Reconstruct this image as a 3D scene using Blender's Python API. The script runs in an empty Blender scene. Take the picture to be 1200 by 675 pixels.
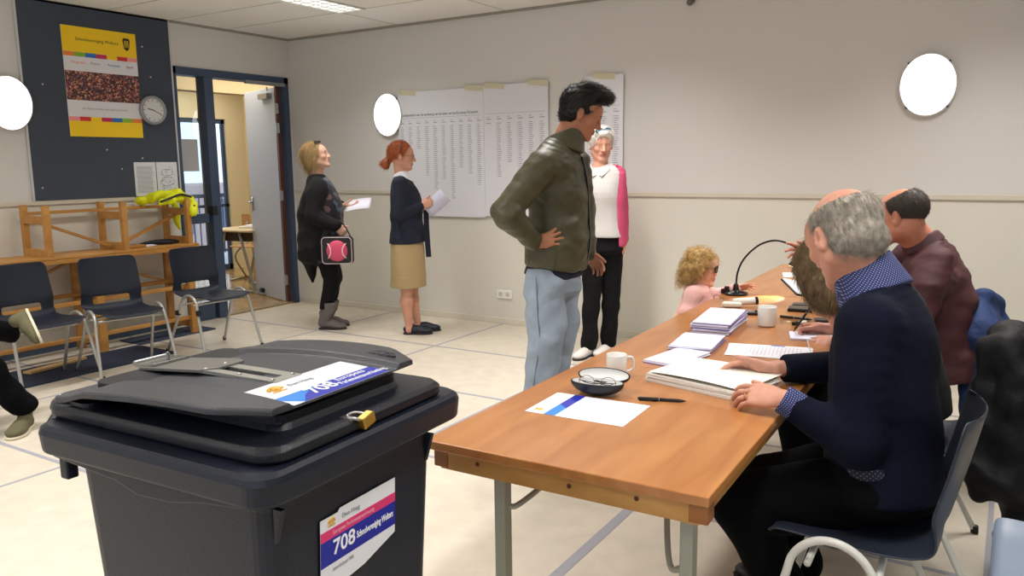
import bpy, math, random
import numpy as np
from mathutils import Vector, Matrix
random.seed(7); RNG = np.random.default_rng(7)
SC = bpy.context.scene
COL = SC.collection
# ------------------------------------------------------------------ materials
def lin(c):
    return tuple(((v/255)/12.92 if v <= 10 else (((v/255)+0.055)/1.055)**2.4) for v in c) + (1,)
MATS = {}
def mat(name, rgb, rough=0.6, metal=0.0, var=0.0, scale=20.0, bump=0.0, bscale=60.0, spec=0.5, emit=0.0, ecol=None,
        trans=0.0, ior=1.45, coat=0.0, sheen=0.0, stretch=None, sss=0.0):
    if name in MATS: return MATS[name]
    m = bpy.data.materials.new(name); m.use_nodes = True
    nt = m.node_tree; b = nt.nodes['Principled BSDF']; L = nt.links
    b.inputs['Base Color'].default_value = lin(rgb)
    b.inputs['Roughness'].default_value = rough; b.inputs['Metallic'].default_value = metal
    b.inputs['Specular IOR Level'].default_value = spec
    b.inputs['Transmission Weight'].default_value = trans; b.inputs['IOR'].default_value = ior
    b.inputs['Coat Weight'].default_value = coat; b.inputs['Sheen Weight'].default_value = sheen
    if sss: b.inputs['Subsurface Weight'].default_value = sss; b.inputs['Subsurface Radius'].default_value = (.02, .008, .004)
    if emit:
        b.inputs['Emission Color'].default_value = lin(ecol or rgb); b.inputs['Emission Strength'].default_value = emit
    if var or bump:
        tc = nt.nodes.new('ShaderNodeTexCoord'); mp = nt.nodes.new('ShaderNodeMapping')
        L.new(tc.outputs['Object'], mp.inputs['Vector'])
        if stretch: mp.inputs['Scale'].default_value = stretch
    if var:
        n = nt.nodes.new('ShaderNodeTexNoise'); n.inputs['Scale'].default_value = scale; n.inputs['Detail'].default_value = 6
        L.new(mp.outputs[0], n.inputs['Vector'])
        r = nt.nodes.new('ShaderNodeValToRGB')
        c = lin(rgb)
        r.color_ramp.elements[0].position = .3; r.color_ramp.elements[1].position = .7
        r.color_ramp.elements[0].color = tuple(max(0, v*(1-var)) for v in c[:3]) + (1,)
        r.color_ramp.elements[1].color = tuple(min(1, v*(1+var)) for v in c[:3]) + (1,)
        L.new(n.outputs['Fac'], r.inputs['Fac']); L.new(r.outputs['Color'], b.inputs['Base Color'])
    if bump:
        n2 = nt.nodes.new('ShaderNodeTexNoise'); n2.inputs['Scale'].default_value = bscale; n2.inputs['Detail'].default_value = 4
        L.new(mp.outputs[0], n2.inputs['Vector'])
        bp = nt.nodes.new('ShaderNodeBump'); bp.inputs['Strength'].default_value = bump; bp.inputs['Distance'].default_value = .01
        L.new(n2.outputs['Fac'], bp.inputs['Height']); L.new(bp.outputs['Normal'], b.inputs['Normal'])
    MATS[name] = m
    return m
def emis(name, rgb, s):
    if name in MATS: return MATS[name]
    m = bpy.data.materials.new(name); m.use_nodes = True; nt = m.node_tree; nt.nodes.clear()
    e = nt.nodes.new('ShaderNodeEmission'); e.inputs[0].default_value = lin(rgb); e.inputs[1].default_value = s
    o = nt.nodes.new('ShaderNodeOutputMaterial'); nt.links.new(e.outputs[0], o.inputs[0]); MATS[name] = m
    return m
def wood(name, c1, c2, rough=.4, stretch=(1, 14, 14), scale=3.0, coat=0.0, scratches=False):
    m = bpy.data.materials.new(name); m.use_nodes = True; nt = m.node_tree; L = nt.links; b = nt.nodes['Principled BSDF']
    tc = nt.nodes.new('ShaderNodeTexCoord'); mp = nt.nodes.new('ShaderNodeMapping'); mp.inputs['Scale'].default_value = stretch
    L.new(tc.outputs['Object'], mp.inputs['Vector'])
    n = nt.nodes.new('ShaderNodeTexNoise'); n.inputs['Scale'].default_value = scale; n.inputs['Detail'].default_value = 8; n.inputs['Distortion'].default_value = .6
    L.new(mp.outputs[0], n.inputs['Vector'])
    r = nt.nodes.new('ShaderNodeValToRGB'); r.color_ramp.elements[0].position = .3; r.color_ramp.elements[1].position = .72
    r.color_ramp.elements[0].color = lin(c1); r.color_ramp.elements[1].color = lin(c2)
    L.new(n.outputs['Fac'], r.inputs['Fac'])
    out = r.outputs['Color']
    n3 = nt.nodes.new('ShaderNodeTexNoise'); n3.inputs['Scale'].default_value = 2.2; n3.inputs['Detail'].default_value = 4
    L.new(tc.outputs['Object'], n3.inputs['Vector'])
    mx = nt.nodes.new('ShaderNodeMixRGB'); mx.blend_type = 'MULTIPLY'; mx.inputs['Fac'].default_value = .35
    L.new(out, mx.inputs[1]); L.new(n3.outputs['Fac'], mx.inputs[2]); out = mx.outputs[0]
    if scratches:
        mp2 = nt.nodes.new('ShaderNodeMapping'); mp2.inputs['Scale'].default_value = (9, 2.2, 9); mp2.inputs['Rotation'].default_value = (0, 0, .6)
        L.new(tc.outputs['Object'], mp2.inputs['Vector'])
        v = nt.nodes.new('ShaderNodeTexNoise'); v.inputs['Scale'].default_value = 6; v.inputs['Detail'].default_value = 10; v.inputs['Roughness'].default_value = .8
        L.new(mp2.outputs[0], v.inputs['Vector'])
        r2 = nt.nodes.new('ShaderNodeValToRGB'); r2.color_ramp.elements[0].position = .69; r2.color_ramp.elements[1].position = .73
        L.new(v.outputs['Fac'], r2.inputs['Fac'])
        mx2 = nt.nodes.new('ShaderNodeMixRGB'); mx2.inputs[2].default_value = lin((214, 170, 120))
        fm = nt.nodes.new('ShaderNodeMath'); fm.operation = 'MULTIPLY'; fm.inputs[1].default_value = .5
        L.new(r2.outputs['Color'], fm.inputs[0]); L.new(fm.outputs[0], mx2.inputs['Fac']); L.new(out, mx2.inputs[1]); out = mx2.outputs[0]
    L.new(out, b.inputs['Base Color']); b.inputs['Roughness'].default_value = rough; b.inputs['Coat Weight'].default_value = coat
    MATS[name] = m
    return m
def dots(name, base, dot, scale=110.0, size=.28, rough=.8, ang=32.0):
    """small woven dots on a regular grid running round the cloth (object coordinates)"""
    m = bpy.data.materials.new(name); m.use_nodes = True; nt = m.node_tree; L = nt.links; b = nt.nodes['Principled BSDF']
    tc = nt.nodes.new('ShaderNodeTexCoord'); mp = nt.nodes.new('ShaderNodeMapping'); mp.inputs['Rotation'].default_value = (0, 0, -math.radians(ang))
    L.new(tc.outputs['Object'], mp.inputs['Vector'])
    sp = nt.nodes.new('ShaderNodeSeparateXYZ'); cb = nt.nodes.new('ShaderNodeCombineXYZ'); L.new(mp.outputs[0], sp.inputs[0])
    L.new(sp.outputs['X'], cb.inputs['X']); L.new(sp.outputs['Z'], cb.inputs['Y'])
    mp2 = nt.nodes.new('ShaderNodeMapping'); mp2.inputs['Rotation'].default_value = (0, 0, .6); L.new(cb.outputs[0], mp2.inputs['Vector'])
    v = nt.nodes.new('ShaderNodeTexVoronoi'); v.voronoi_dimensions = '2D'; v.inputs['Scale'].default_value = scale; v.inputs['Randomness'].default_value = 0.0
    L.new(mp2.outputs[0], v.inputs['Vector'])
    r = nt.nodes.new('ShaderNodeValToRGB'); r.color_ramp.elements[0].position = size; r.color_ramp.elements[1].position = size+.08
    r.color_ramp.elements[0].color = lin(dot); r.color_ramp.elements[1].color = lin(base)
    L.new(v.outputs['Distance'], r.inputs['Fac']); L.new(r.outputs['Color'], b.inputs['Base Color']); b.inputs['Roughness'].default_value = rough
    MATS[name] = m
    return m
# ------------------------------------------------------------------ objects
def tag(o, label=None, cat=None, group=None, kind=None):
    if label: o['label'] = label
    if cat: o['category'] = cat
    if group: o['group'] = group
    if kind: o['kind'] = kind
    return o
def thing(name, label, cat, loc=(0, 0, 0), rz=0.0, group=None):
    o = bpy.data.objects.new(name, None); COL.objects.link(o); o.empty_display_size = .05
    o.location = loc; o.rotation_euler = (0, 0, rz)
    tag(o, label, cat, group)
    return o
def root_mat(o):
    return Matrix.LocRotScale(o.location, o.rotation_euler, o.scale)
def world_of(o):
    m = root_mat(o)
    while o.parent: o = o.parent; m = root_mat(o) @ m
    return m
def link(name, me, parent=None, mats=(), smooth=False, world=False):
    o = bpy.data.objects.new(name, me); COL.objects.link(o)
    for m in (mats if isinstance(mats, (list, tuple)) else [mats]): me.materials.append(m)
    if parent is not None:
        if world: me.transform(world_of(parent).inverted())
        o.parent = parent
    if smooth: me.polygons.foreach_set('use_smooth', [True]*len(me.polygons))
    return o
class MB:
    def __init__(s): s.v = []; s.f = []; s.mi = []; s.cur = 0
    def add(s, vs, fs):
        n = len(s.v); s.v += [tuple(p) for p in vs]; s.f += [tuple(i+n for i in f) for f in fs]; s.mi += [s.cur]*len(fs); return s
    def m(s, i): s.cur = i; return s
    def box(s, lo, hi, M=None):
        x0, y0, z0 = lo; x1, y1, z1 = hi
        vs = [Vector(p) for p in ((x0,y0,z0),(x1,y0,z0),(x1,y1,z0),(x0,y1,z0),(x0,y0,z1),(x1,y0,z1),(x1,y1,z1),(x0,y1,z1))]
        if M is not None: vs = [M @ p for p in vs]
        return s.add(vs, [(0,3,2,1),(4,5,6,7),(0,1,5,4),(1,2,6,5),(2,3,7,6),(3,0,4,7)])
    def rbox(s, lo, hi, r=.01, M=None, n=5):
        """box with rounded vertical corners and slightly softened top and bottom"""
        x0, y0, z0 = lo; x1, y1, z1 = hi; e = min(r*.5, (z1-z0)*.3)
        rings = []
        for z, ins in ((z0, e), (z0+e, 0), (z1-e, 0), (z1, e)):
            rings.append([(p[0], p[1], z) for p in rrect(x0+ins, y0+ins, x1-ins, y1-ins, max(r-ins, .0005), n)])
        return s.loft(rings, M)
    def loft(s, rings, M=None, caps=True, close=True):
        n = len(rings[0]); vs = [Vector(p) for rg in rings for p in rg]
        if M is not None: vs = [M @ p for p in vs]
        fs = []
        for k in range(len(rings)-1):
            for i in range(n if close else n-1):
                j = (i+1) % n; fs.append((k*n+i, k*n+j, (k+1)*n+j, (k+1)*n+i))
        if caps: fs.append(tuple(range(n))[::-1]); fs.append(tuple((len(rings)-1)*n+i for i in range(n)))
        return s.add(vs, fs)
    def tube(s, path, r, seg=8, caps=True, closed=False):
        P = [Vector(p) for p in path]; n = len(P); rings = []
        up = None
        for i, p in enumerate(P):
            a = P[i-1] if (i or closed) else p; b = P[(i+1) % n] if (i < n-1 or closed) else p
            t = (b-a).normalized() if (b-a).length > 1e-9 else Vector((0, 0, 1))
            if up is None:
                up = t.cross(Vector((0, 0, 1)) if abs(t.z) < .9 else Vector((1, 0, 0))).normalized()
            up = (up-t*up.dot(t)); up = up.normalized() if up.length > 1e-6 else t.orthogonal().normalized()
            w = t.cross(up); rr = r[i] if hasattr(r, '__len__') else r
            rings.append([p+up*(rr*math.cos(2*math.pi*k/seg))+w*(rr*math.sin(2*math.pi*k/seg)) for k in range(seg)])
        if closed: rings.append(rings[0]); caps = False
        return s.loft(rings, None, caps)
    def lathe(s, prof, seg=24, M=None):
        rings = [[(r*math.cos(2*math.pi*k/seg), r*math.sin(2*math.pi*k/seg), z) for k in range(seg)] for r, z in prof]
        return s.loft(rings, M)
    def prism(s, poly, z0, z1, M=None):
        return s.loft([[(x, y, z0) for x, y in poly], [(x, y, z1) for x, y in poly]], M)
    def build(s, name, mats, parent=None, smooth=False, bevel=0.0, world=False, sub=0, solid=0.0):
        me = bpy.data.meshes.new(name); me.from_pydata(s.v, [], s.f); me.update()
        import bmesh
        bm = bmesh.new(); bm.from_mesh(me); bmesh.ops.recalc_face_normals(bm, faces=bm.faces); bm.to_mesh(me); bm.free()
        o = link(name, me, parent, mats, smooth, world)
        if any(s.mi): me.polygons.foreach_set('material_index', s.mi)
        if solid: d = o.modifiers.new('solid', 'SOLIDIFY'); d.thickness = solid; d.offset = 0
        if bevel: b = o.modifiers.new('bevel', 'BEVEL'); b.width = bevel; b.segments = 2; b.limit_method = 'ANGLE'; b.angle_limit = .7
        if sub: d = o.modifiers.new('sub', 'SUBSURF'); d.levels = sub; d.render_levels = sub
        if smooth:
            try: me.shade_smooth() if False else None
            except Exception: pass
        return o
def rrect(x0, y0, x1, y1, r, n=5):
    pts = []
    for cx, cy, a0 in ((x1-r, y1-r, 0), (x0+r, y1-r, 90), (x0+r, y0+r, 180), (x1-r, y0+r, 270)):
        for k in range(n+1):
            a = math.radians(a0+90*k/n); pts.append((cx+r*math.cos(a), cy+r*math.sin(a)))
    return pts
def smooth_path(pts, n=8):
    """Catmull-Rom through the points"""
    P = [Vector(p) for p in pts]; P = [P[0]*2-P[1]]+P+[P[-1]*2-P[-2]]; out = []
    for i in range(1, len(P)-2):
        for k in range(n):
            t = k/n; a, b, c, d = P[i-1], P[i], P[i+1], P[i+2]
            out.append(.5*((2*b)+(-a+c)*t+(2*a-5*b+4*c-d)*t*t+(-a+3*b-3*c+d)*t**3))
    out.append(P[-2]); return out
def frame_m(o, x, y, z=None):
    """matrix with columns x, y, z at origin o"""
    x = Vector(x).normalized(); y = Vector(y); y = (y-x*y.dot(x)).normalized(); z = x.cross(y)
    m = Matrix((x, y, z)).transposed().to_4x4(); m.translation = Vector(o); return m
def text(name, s, size, M, m, parent, ext=.0006, align='LEFT', xs=1.0, bold=0.0):
    c = bpy.data.curves.new(name, 'FONT'); c.body = s; c.size = size; c.extrude = ext; c.align_x = align; c.align_y = 'BOTTOM'; c.offset = bold
    c.resolution_u = 3
    o = bpy.data.objects.new(name, c); COL.objects.link(o)
    me = bpy.data.meshes.new_from_object(o.evaluated_get(bpy.context.evaluated_depsgraph_get()))
    bpy.data.objects.remove(o)
    me.transform(M @ Matrix.Diagonal((xs, 1, 1, 1)))
    return link(name, me, parent, m, world=True)
def copy_tree(o, parent=None):
    kids = list(o.children)
    c = o.copy(); COL.objects.link(c); c.parent = parent
    for k in kids: copy_tree(k, c)
    return c
# ------------------------------------------------------------------ distance-field modelling for bodies and clothes
def V3(p): return np.array(p, float)
def nrm(v): v = V3(v); return v/np.linalg.norm(v)
class Shape:
    def __init__(s): s.ops = []; s.noise = []
    def cone(s, a, b, ra, rb, k=.015): s.ops.append(('cone', V3(a), V3(b), ra, rb, k, 1)); return s
    def chain(s, pts, rs, k=.015):
        t = Shape()
        for i in range(len(pts)-1): t.cone(pts[i], pts[i+1], rs[i], rs[i+1], .006)
        s.ops.append(('multi', t.ops, 0, 0, 0, k, 1)); return s
    def ell(s, c, r, M=None, k=.01, sub=False): s.ops.append(('ell', V3(c), V3(r), np.eye(3) if M is None else M, 0, k, -1 if sub else 1)); return s
    def sec(s, c0, c1, wd0, wd1, lat, k=.02, cap=.03): s.ops.append(('sec', V3(c0), V3(c1), (wd0, wd1, cap), nrm(lat), k, 1)); return s
    def loft(s, st, lat, k=.03, cap=.04, sub=4):
        """one smooth trunk through the stations (centre, half width, half depth)"""
        P = [np.concatenate([V3(c), [w, d]]) for c, w, d in st]
        P = [P[0]*2-P[1]]+P+[P[-1]*2-P[-2]]; out = []
        for i in range(1, len(P)-2):
            for j in range(sub):
                u = j/sub; a, b, c, d = P[i-1:i+3]
                out.append(.5*(2*b+(c-a)*u+(2*a-5*b+4*c-d)*u*u+(3*b-a-3*c+d)*u**3))
        out.append(P[-2]); t = Shape(); n = len(out)-1
        for i in range(n):
            a, b = out[i], out[i+1]; t.sec(a[:3], b[:3], (a[3], a[4]), (b[3], b[4]), lat, .002, cap if i in (0, n-1) else .035)
        s.ops.append(('multi', t.ops, 0, 0, 0, k, 1)); return s
    def cut(s, p, n, rad=9.0): s.ops.append(('cut', V3(p), nrm(n), rad, 0, 0, 0)); return s
    def hole(s, a, b, ra, rb, k=.006): s.ops.append(('cone', V3(a), V3(b), ra, rb, k, -1)); return s
    def bounds(s, pad):
        lo = np.full(3, 1e9); hi = -lo
        for o in s.ops:
            if o[-1] != 1: continue
            a, b = s.box(o); lo = np.minimum(lo, a); hi = np.maximum(hi, b)
        return lo-pad, hi+pad
    def box(s, o):
        if o[0] == 'multi':
            bs = [s.box(q) for q in o[1]]; return np.min([q[0] for q in bs], 0), np.max([q[1] for q in bs], 0)
        if o[0] == 'cone':
            r = max(o[3], o[4]); return np.minimum(o[1], o[2])-r, np.maximum(o[1], o[2])+r
        if o[0] == 'ell':
            e = np.sqrt(((o[3].T*o[2][None, :])**2).sum(1)); return o[1]-e, o[1]+e
        if o[0] == 'sec':
            r = max(o[3][0]+o[3][1]+(o[3][2],)); return np.minimum(o[1], o[2])-r, np.maximum(o[1], o[2])+r
        return o[1]-o[3], o[1]+o[3]
    def dist(s, o, X, Y, Z):
        if o[0] == 'multi':
            d = None
            for q in o[1]:
                e = s.dist(q, X, Y, Z)
                if d is None: d = e
                else:
                    k = q[5]; hh = np.clip(.5+.5*(d-e)/k, 0, 1); d = d+(e-d)*hh-k*hh*(1-hh)
            return d
        if o[0] == 'cone':
            A, B = o[1], o[2]; ba = B-A; L2 = float(ba@ba)+1e-12
            t = np.clip(((X-A[0])*ba[0]+(Y-A[1])*ba[1]+(Z-A[2])*ba[2])/L2, 0, 1)
            d = np.sqrt((X-A[0]-t*ba[0])**2+(Y-A[1]-t*ba[1])**2+(Z-A[2]-t*ba[2])**2)-(o[3]+t*(o[4]-o[3]))
        elif o[0] == 'ell':
            c, r, M = o[1], o[2], o[3]
            x, y, z = X-c[0], Y-c[1], Z-c[2]
            u = [(M[i, 0]*x+M[i, 1]*y+M[i, 2]*z)/r[i] for i in range(3)]
            k0 = np.sqrt(u[0]**2+u[1]**2+u[2]**2); k1 = np.sqrt((u[0]/r[0])**2+(u[1]/r[1])**2+(u[2]/r[2])**2)+1e-9
            d = k0*(k0-1)/k1
        else:
            A, B = o[1], o[2]; (w0, d0), (w1, d1), cap = o[3]; lat = o[4]; ba = B-A; L = np.linalg.norm(ba)+1e-9; e = ba/L
            u = lat-e*(lat@e); u /= np.linalg.norm(u)+1e-9; v = np.cross(e, u)
            sv = (X-A[0])*e[0]+(Y-A[1])*e[1]+(Z-A[2])*e[2]; t = np.clip(sv/L, 0, 1)
            c_ = (sv-t*L)/cap
            w = w0+t*(w1-w0); dd = d0+t*(d1-d0)
            a_ = ((X-A[0])*u[0]+(Y-A[1])*u[1]+(Z-A[2])*u[2])/w; b_ = ((X-A[0])*v[0]+(Y-A[1])*v[1]+(Z-A[2])*v[2])/dd
            k0 = np.sqrt(a_**2+b_**2+c_**2); k1 = np.sqrt((a_/w)**2+(b_/dd)**2+(c_/cap)**2)+1e-9
            d = k0*(k0-1)/k1
        return d
    def field(s, h):
        lo, hi = s.bounds(3*h+.02)
        n = np.ceil((hi-lo)/h).astype(int)+1
        D = np.full(n, 1.0, np.float32)
        ax = [(lo[i]+h*np.arange(n[i])).astype(np.float32) for i in range(3)]
        def block(a, b):
            i0 = np.clip(np.floor((a-lo)/h).astype(int), 0, n); i1 = np.clip(np.ceil((b-lo)/h).astype(int)+1, 0, n)
            sl = tuple(slice(p, q) for p, q in zip(i0, i1))
            return sl, ax[0][sl[0]][:, None, None], ax[1][sl[1]][None, :, None], ax[2][sl[2]][None, None, :]
        for o in s.ops:
            a, b = s.box(o); pad = o[5]+3*h+.012
            sl, X, Y, Z = block(a-pad, b+pad)
            if 0 in D[sl].shape: continue
            if o[0] == 'cut':
                p, nn, rad = o[1], o[2], o[3]
                d = (X-p[0])*nn[0]+(Y-p[1])*nn[1]+(Z-p[2])*nn[2]
                if rad < 5:
                    q = np.sqrt((X-p[0])**2+(Y-p[1])**2+(Z-p[2])**2)
                    d = np.where(q < rad, d, -1.0)
                D[sl] = np.maximum(D[sl], d); continue
            d = s.dist(o, X, Y, Z)
            k = max(o[5], 1e-4); C = D[sl]
            if o[-1] == 1:
                hh = np.clip(.5+.5*(C-d)/k, 0, 1); D[sl] = C+(d-C)*hh-k*hh*(1-hh)
            else:
                d = -d; hh = np.clip(.5-.5*(C-d)/k, 0, 1); D[sl] = C+(d-C)*hh+k*hh*(1-hh)
        if s.noise:
            idx = np.nonzero(np.abs(D) < .03+2*h)
            P = np.stack([ax[i][idx[i]] for i in range(3)], 1)
            off = np.zeros(len(P), np.float32)
            for f in s.noise: off += f(P)
            D[idx] += off
        return D, lo, h
    def folds(s, amp=.004, freq=22, axis=(0, 0, 1), squash=.35, seed=0, mask=None):
        """cloth creases: warped ridges, stretched across the given axis"""
        r = np.random.default_rng(seed+11); a = nrm(axis)
        dirs = []
        for i in range(5):
            v = r.normal(size=3); v -= a*(v@a); v = nrm(v)*squash*r.uniform(.5, 1.4)+a*r.uniform(.6, 1.2); dirs.append((v*freq*r.uniform(.6, 1.5), r.uniform(0, 6.3), r.normal(size=3)*freq*.28, r.uniform(0, 6.3)))
        def f(P):
            o = np.zeros(len(P), np.float32)
            for v, ph, w, ph2 in dirs:
                q = np.sin(P@v+ph+1.6*np.sin(P@w+ph2)); o += (np.abs(q)**1.5*np.sign(q)).astype(np.float32)
            o *= amp/2.2
            if mask is not None: o *= mask(P)
            return o
        s.noise.append(f); return s
    def mesh(s, h=.006, relax=1):
        D, lo, h = s.field(h)
        S = D < 0
        nx, ny, nz = D.shape
        cor = [(i, j, k) for i in (0, 1) for j in (0, 1) for k in (0, 1)]
        cnt = np.zeros((nx-1, ny-1, nz-1), np.int8)
        for i, j, k in cor: cnt += S[i:nx-1+i, j:ny-1+j, k:nz-1+k]
        msk = (cnt > 0) & (cnt < 8)
        I = np.argwhere(msk); ids = np.full(cnt.shape, -1, np.int32); ids[msk] = np.arange(len(I))
        acc = np.zeros((len(I), 3)); n = np.zeros(len(I))
        for a in cor:
            for x in range(3):
                if a[x]: continue
                b = list(a); b[x] = 1
                da = D[I[:, 0]+a[0], I[:, 1]+a[1], I[:, 2]+a[2]]; db = D[I[:, 0]+b[0], I[:, 1]+b[1], I[:, 2]+b[2]]
                m = (da < 0) != (db < 0)
                t = np.where(m, da/np.where(m, da-db, 1), 0)
                p = np.tile(np.array(a, float), (len(I), 1)); p[:, x] += t
                acc[m] += p[m]; n[m] += 1
        V = lo+h*(I+acc/n[:, None])
        F = []
        for x in range(3):
            y, z = (x+1) % 3, (x+2) % 3
            sl0 = [slice(None)]*3; sl1 = [slice(None)]*3; sl0[x] = slice(0, -1); sl1[x] = slice(1, None)
            E = S[tuple(sl0)] != S[tuple(sl1)]
            J = np.argwhere(E); J = J[(J[:, y] > 0) & (J[:, z] > 0) & (J[:, y] < D.shape[y]-1) & (J[:, z] < D.shape[z]-1)]
            def cid(dy, dz):
                K = J.copy(); K[:, y] += dy; K[:, z] += dz; return ids[K[:, 0], K[:, 1], K[:, 2]]
            q = np.stack([cid(-1, -1), cid(0, -1), cid(0, 0), cid(-1, 0)], 1)
            fl = ~S[J[:, 0], J[:, 1], J[:, 2]]
            q[fl] = q[fl][:, ::-1]; F.append(q)
        F = np.concatenate(F); F = F[(F >= 0).all(1)]
        for _ in range(relax):
            A = np.zeros_like(V); c = np.zeros(len(V))
            for i in range(4):
                np.add.at(A, F[:, i], V[F[:, (i+1) % 4]]); np.add.at(c, F[:, i], 1)
            V = V*.5+.5*A/np.maximum(c, 1)[:, None]
        return V, F
def np_mesh(name, V, F, parent, mats, smooth=True, world=True, region=None):
    me = bpy.data.meshes.new(name); nf = len(F); w = F.shape[1]
    me.vertices.add(len(V)); me.vertices.foreach_set('co', np.asarray(V, np.float32).ravel())
    me.loops.add(nf*w); me.loops.foreach_set('vertex_index', F.astype(np.int32).ravel())
    me.polygons.add(nf); me.polygons.foreach_set('loop_start', np.arange(0, nf*w, w, dtype=np.int32))
    me.update(calc_edges=True)
    o = link(name, me, parent, mats, False, world)
    if region is not None: me.polygons.foreach_set('material_index', region(V[F].mean(1)).astype(np.int32))
    me.polygons.foreach_set('use_smooth', np.full(nf, smooth)); me.update()
    return o
def build_shape(name, sh, m, parent, h=.006, region=None, relax=1):
    V, F = sh.mesh(h, relax); return np_mesh(name, V, F, parent, m, region=region)
def strands(V, F, n, length, width, dirf, droop=.0, seg=4, jit=.25, curl=0.0, curlr=.0, keep=None, lift=.3, seed=1):
    """individual hairs grown out of the triangles of a cap: tapered three-sided fibres -> (verts, quads)"""
    r = np.random.default_rng(seed)
    A, B, C = V[F[:, 0]], V[F[:, 1]], V[F[:, 2]]
    N = np.cross(B-A, C-A); ar = np.linalg.norm(N, axis=1); N /= ar[:, None]+1e-12
    cen = V[F].mean(1)
    w = ar.copy()
    if keep is not None: w = w*keep(cen)
    i = r.choice(len(F), n, p=w/w.sum())
    u, v = r.random((2, n, 1)); P = A[i]*(1-u)+B[i]*u*(1-v)+C[i]*u*v; nn = N[i]
    d = dirf(P); d = d-nn*(d*nn).sum(1)[:, None]*(1-0); d /= np.linalg.norm(d, axis=1)[:, None]+1e-9
    d = d+nn*lift+r.normal(size=(n, 3))*jit; d /= np.linalg.norm(d, axis=1)[:, None]
    sd = np.cross(d, nn); sd /= np.linalg.norm(sd, axis=1)[:, None]+1e-9; up = np.cross(sd, d)
    Ls = length*r.uniform(.6, 1.25, (n, 1)); ph = r.uniform(0, 6.3, (n, 1)); Vs = []
    for k in range(seg+1):
        t = k/seg
        p = P+d*Ls*t; p = p+np.array([0, 0, -1.0])*droop*Ls*t*t
        if curl: p = p+(sd*np.cos(ph+curl*t)+up*np.sin(ph+curl*t)-sd*np.cos(ph)-up*np.sin(ph))*curlr
        wd = width*(1-.8*t)
        for a in (0, 2.1, 4.2): Vs.append(p+sd*wd*math.cos(a)+up*wd*math.sin(a))
    Vs = np.stack(Vs, 1)
    fs = []
    for k in range(seg):
        for a in range(3): b = (a+1) % 3; fs.append((3*k+a, 3*k+b, 3*k+3+b, 3*k+3+a))
    fs = np.array(fs); m = Vs.shape[1]
    FF = (fs[None]+(np.arange(n)*m)[:, None, None]).reshape(-1, 4)
    return Vs.reshape(-1, 3), FF
def merge(*vf):
    Vs, Fs, n = [], [], 0
    for V, F in vf: Vs.append(V); Fs.append(F+n); n += len(V)
    return np.concatenate(Vs), np.concatenate(Fs)
# ------------------------------------------------------------------ head, hand, body
class Head:
    def __init__(s, c, f, s_=1.0, roll=0.0):
        s.c = V3(c); y = nrm(f); z = np.array([0, 0, 1.0]); z = nrm(z-y*(z@y)); x = np.cross(y, z)
        if roll: x, z = x*math.cos(roll)+z*math.sin(roll), z*math.cos(roll)-x*math.sin(roll)
        s.M = np.stack([x, y, z]); s.s = s_
    def w(s, x, y, z): return s.c+s.s*(s.M.T@np.array([x, y, z], float))
    def loc(s, P): return ((P-s.c)@s.M.T)/s.s
    def d(s, x, y, z): return s.M.T@np.array([x, y, z], float)
    def ell(s, sh, c, r, k=.01, sub=False, rot=None):
        M = s.M if rot is None else rot@s.M
        sh.ell(s.w(*c), np.array(r)*s.s, M, k*s.s, sub)
    def cone(s, sh, a, b, ra, rb, k=.01, sub=False):
        (sh.hole if sub else sh.cone)(s.w(*a), s.w(*b), ra*s.s, rb*s.s, k*s.s)
def rx(a): c, s = math.cos(a), math.sin(a); return np.array([[1, 0, 0], [0, c, s], [0, -s, c]])
def rz3(a): c, s = math.cos(a), math.sin(a); return np.array([[c, s, 0], [-s, c, 0], [0, 0, 1]])
def head_ops(sh, H, neck, fem=0.0, nose=1.0, jowl=0.0, neckr=.058, ears=True, mouth=0.0):
    H.ell(sh, (0, -.018, .032), (.075, .097, .086))
    H.ell(sh, (0, .022, -.022), (.064-.004*fem, .066, .086), .03)
    H.ell(sh, (0, .045, .035), (.06, .05, .05), .03)
    for s in (-1, 1):
        H.cone(sh, (s*.05, -.0, -.055), (s*.018, .072, -.098), .02+.012*jowl, .014, .025)
        H.ell(sh, (s*.04, .062, -.022), (.022, .02, .018), .02)
        H.cone(sh, (s*.012, .088, .022), (s*.045, .076, .02), .009*(1-.5*fem), .007, .012)
        if ears:
            R = rz3(s*-.35)@rx(.15)
            H.ell(sh, (s*.079, -.006, -.004), (.0085, .019, .033), .004, rot=R)
            H.ell(sh, (s*.083, -.004, -.024), (.007, .012, .014), .004, rot=R)
            H.ell(sh, (s*.087, .0, .002), (.006, .009, .017), .004, True, rot=R)
        H.ell(sh, (s*.031, .092, .002), (.019, .014, .012), .012, True)
        H.ell(sh, (s*.03, .0765, .001), (.0165, .0125, .0135), .004)
        H.cone(sh, (s*.018, .0885, .0075), (s*.043, .079, .006), .0035, .003, .003)
        H.ell(sh, (s*.0125, .0955, -.034), (.008, .009, .0075), .006)
    H.ell(sh, (0, .074, -.1), (.021, .016, .017), .02)
    H.cone(sh, (0, .09, .012), (0, .094+.014*nose, -.03), .0075, .0115*(.7+.3*nose), .012)
    H.ell(sh, (0, .08, -.063), (.026, .016, .018), .014)
    H.ell(sh, (0, .092, -.0575), (.021, .0075, .0045), .005)
    H.ell(sh, (0, .0905, -.0685), (.018, .008, .0055), .005)
    H.cone(sh, (-.02, .099-.002, -.0628), (.02, .097, -.0628), .0022+.003*mouth, .0022+.003*mouth, .003, True)
    sh.cone(H.w(0, -.022, -.05), neck, neckr, neckr*1.08, .03)
def head_region(H):
    """0 skin, 1 lips"""
    def f(P):
        q = H.loc(P); r = np.zeros(len(P), int)
        r[(np.abs(q[:, 0]) < .022) & (q[:, 1] > .086) & (q[:, 2] < -.054) & (q[:, 2] > -.075)] = 1
        return r
    return f
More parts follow.
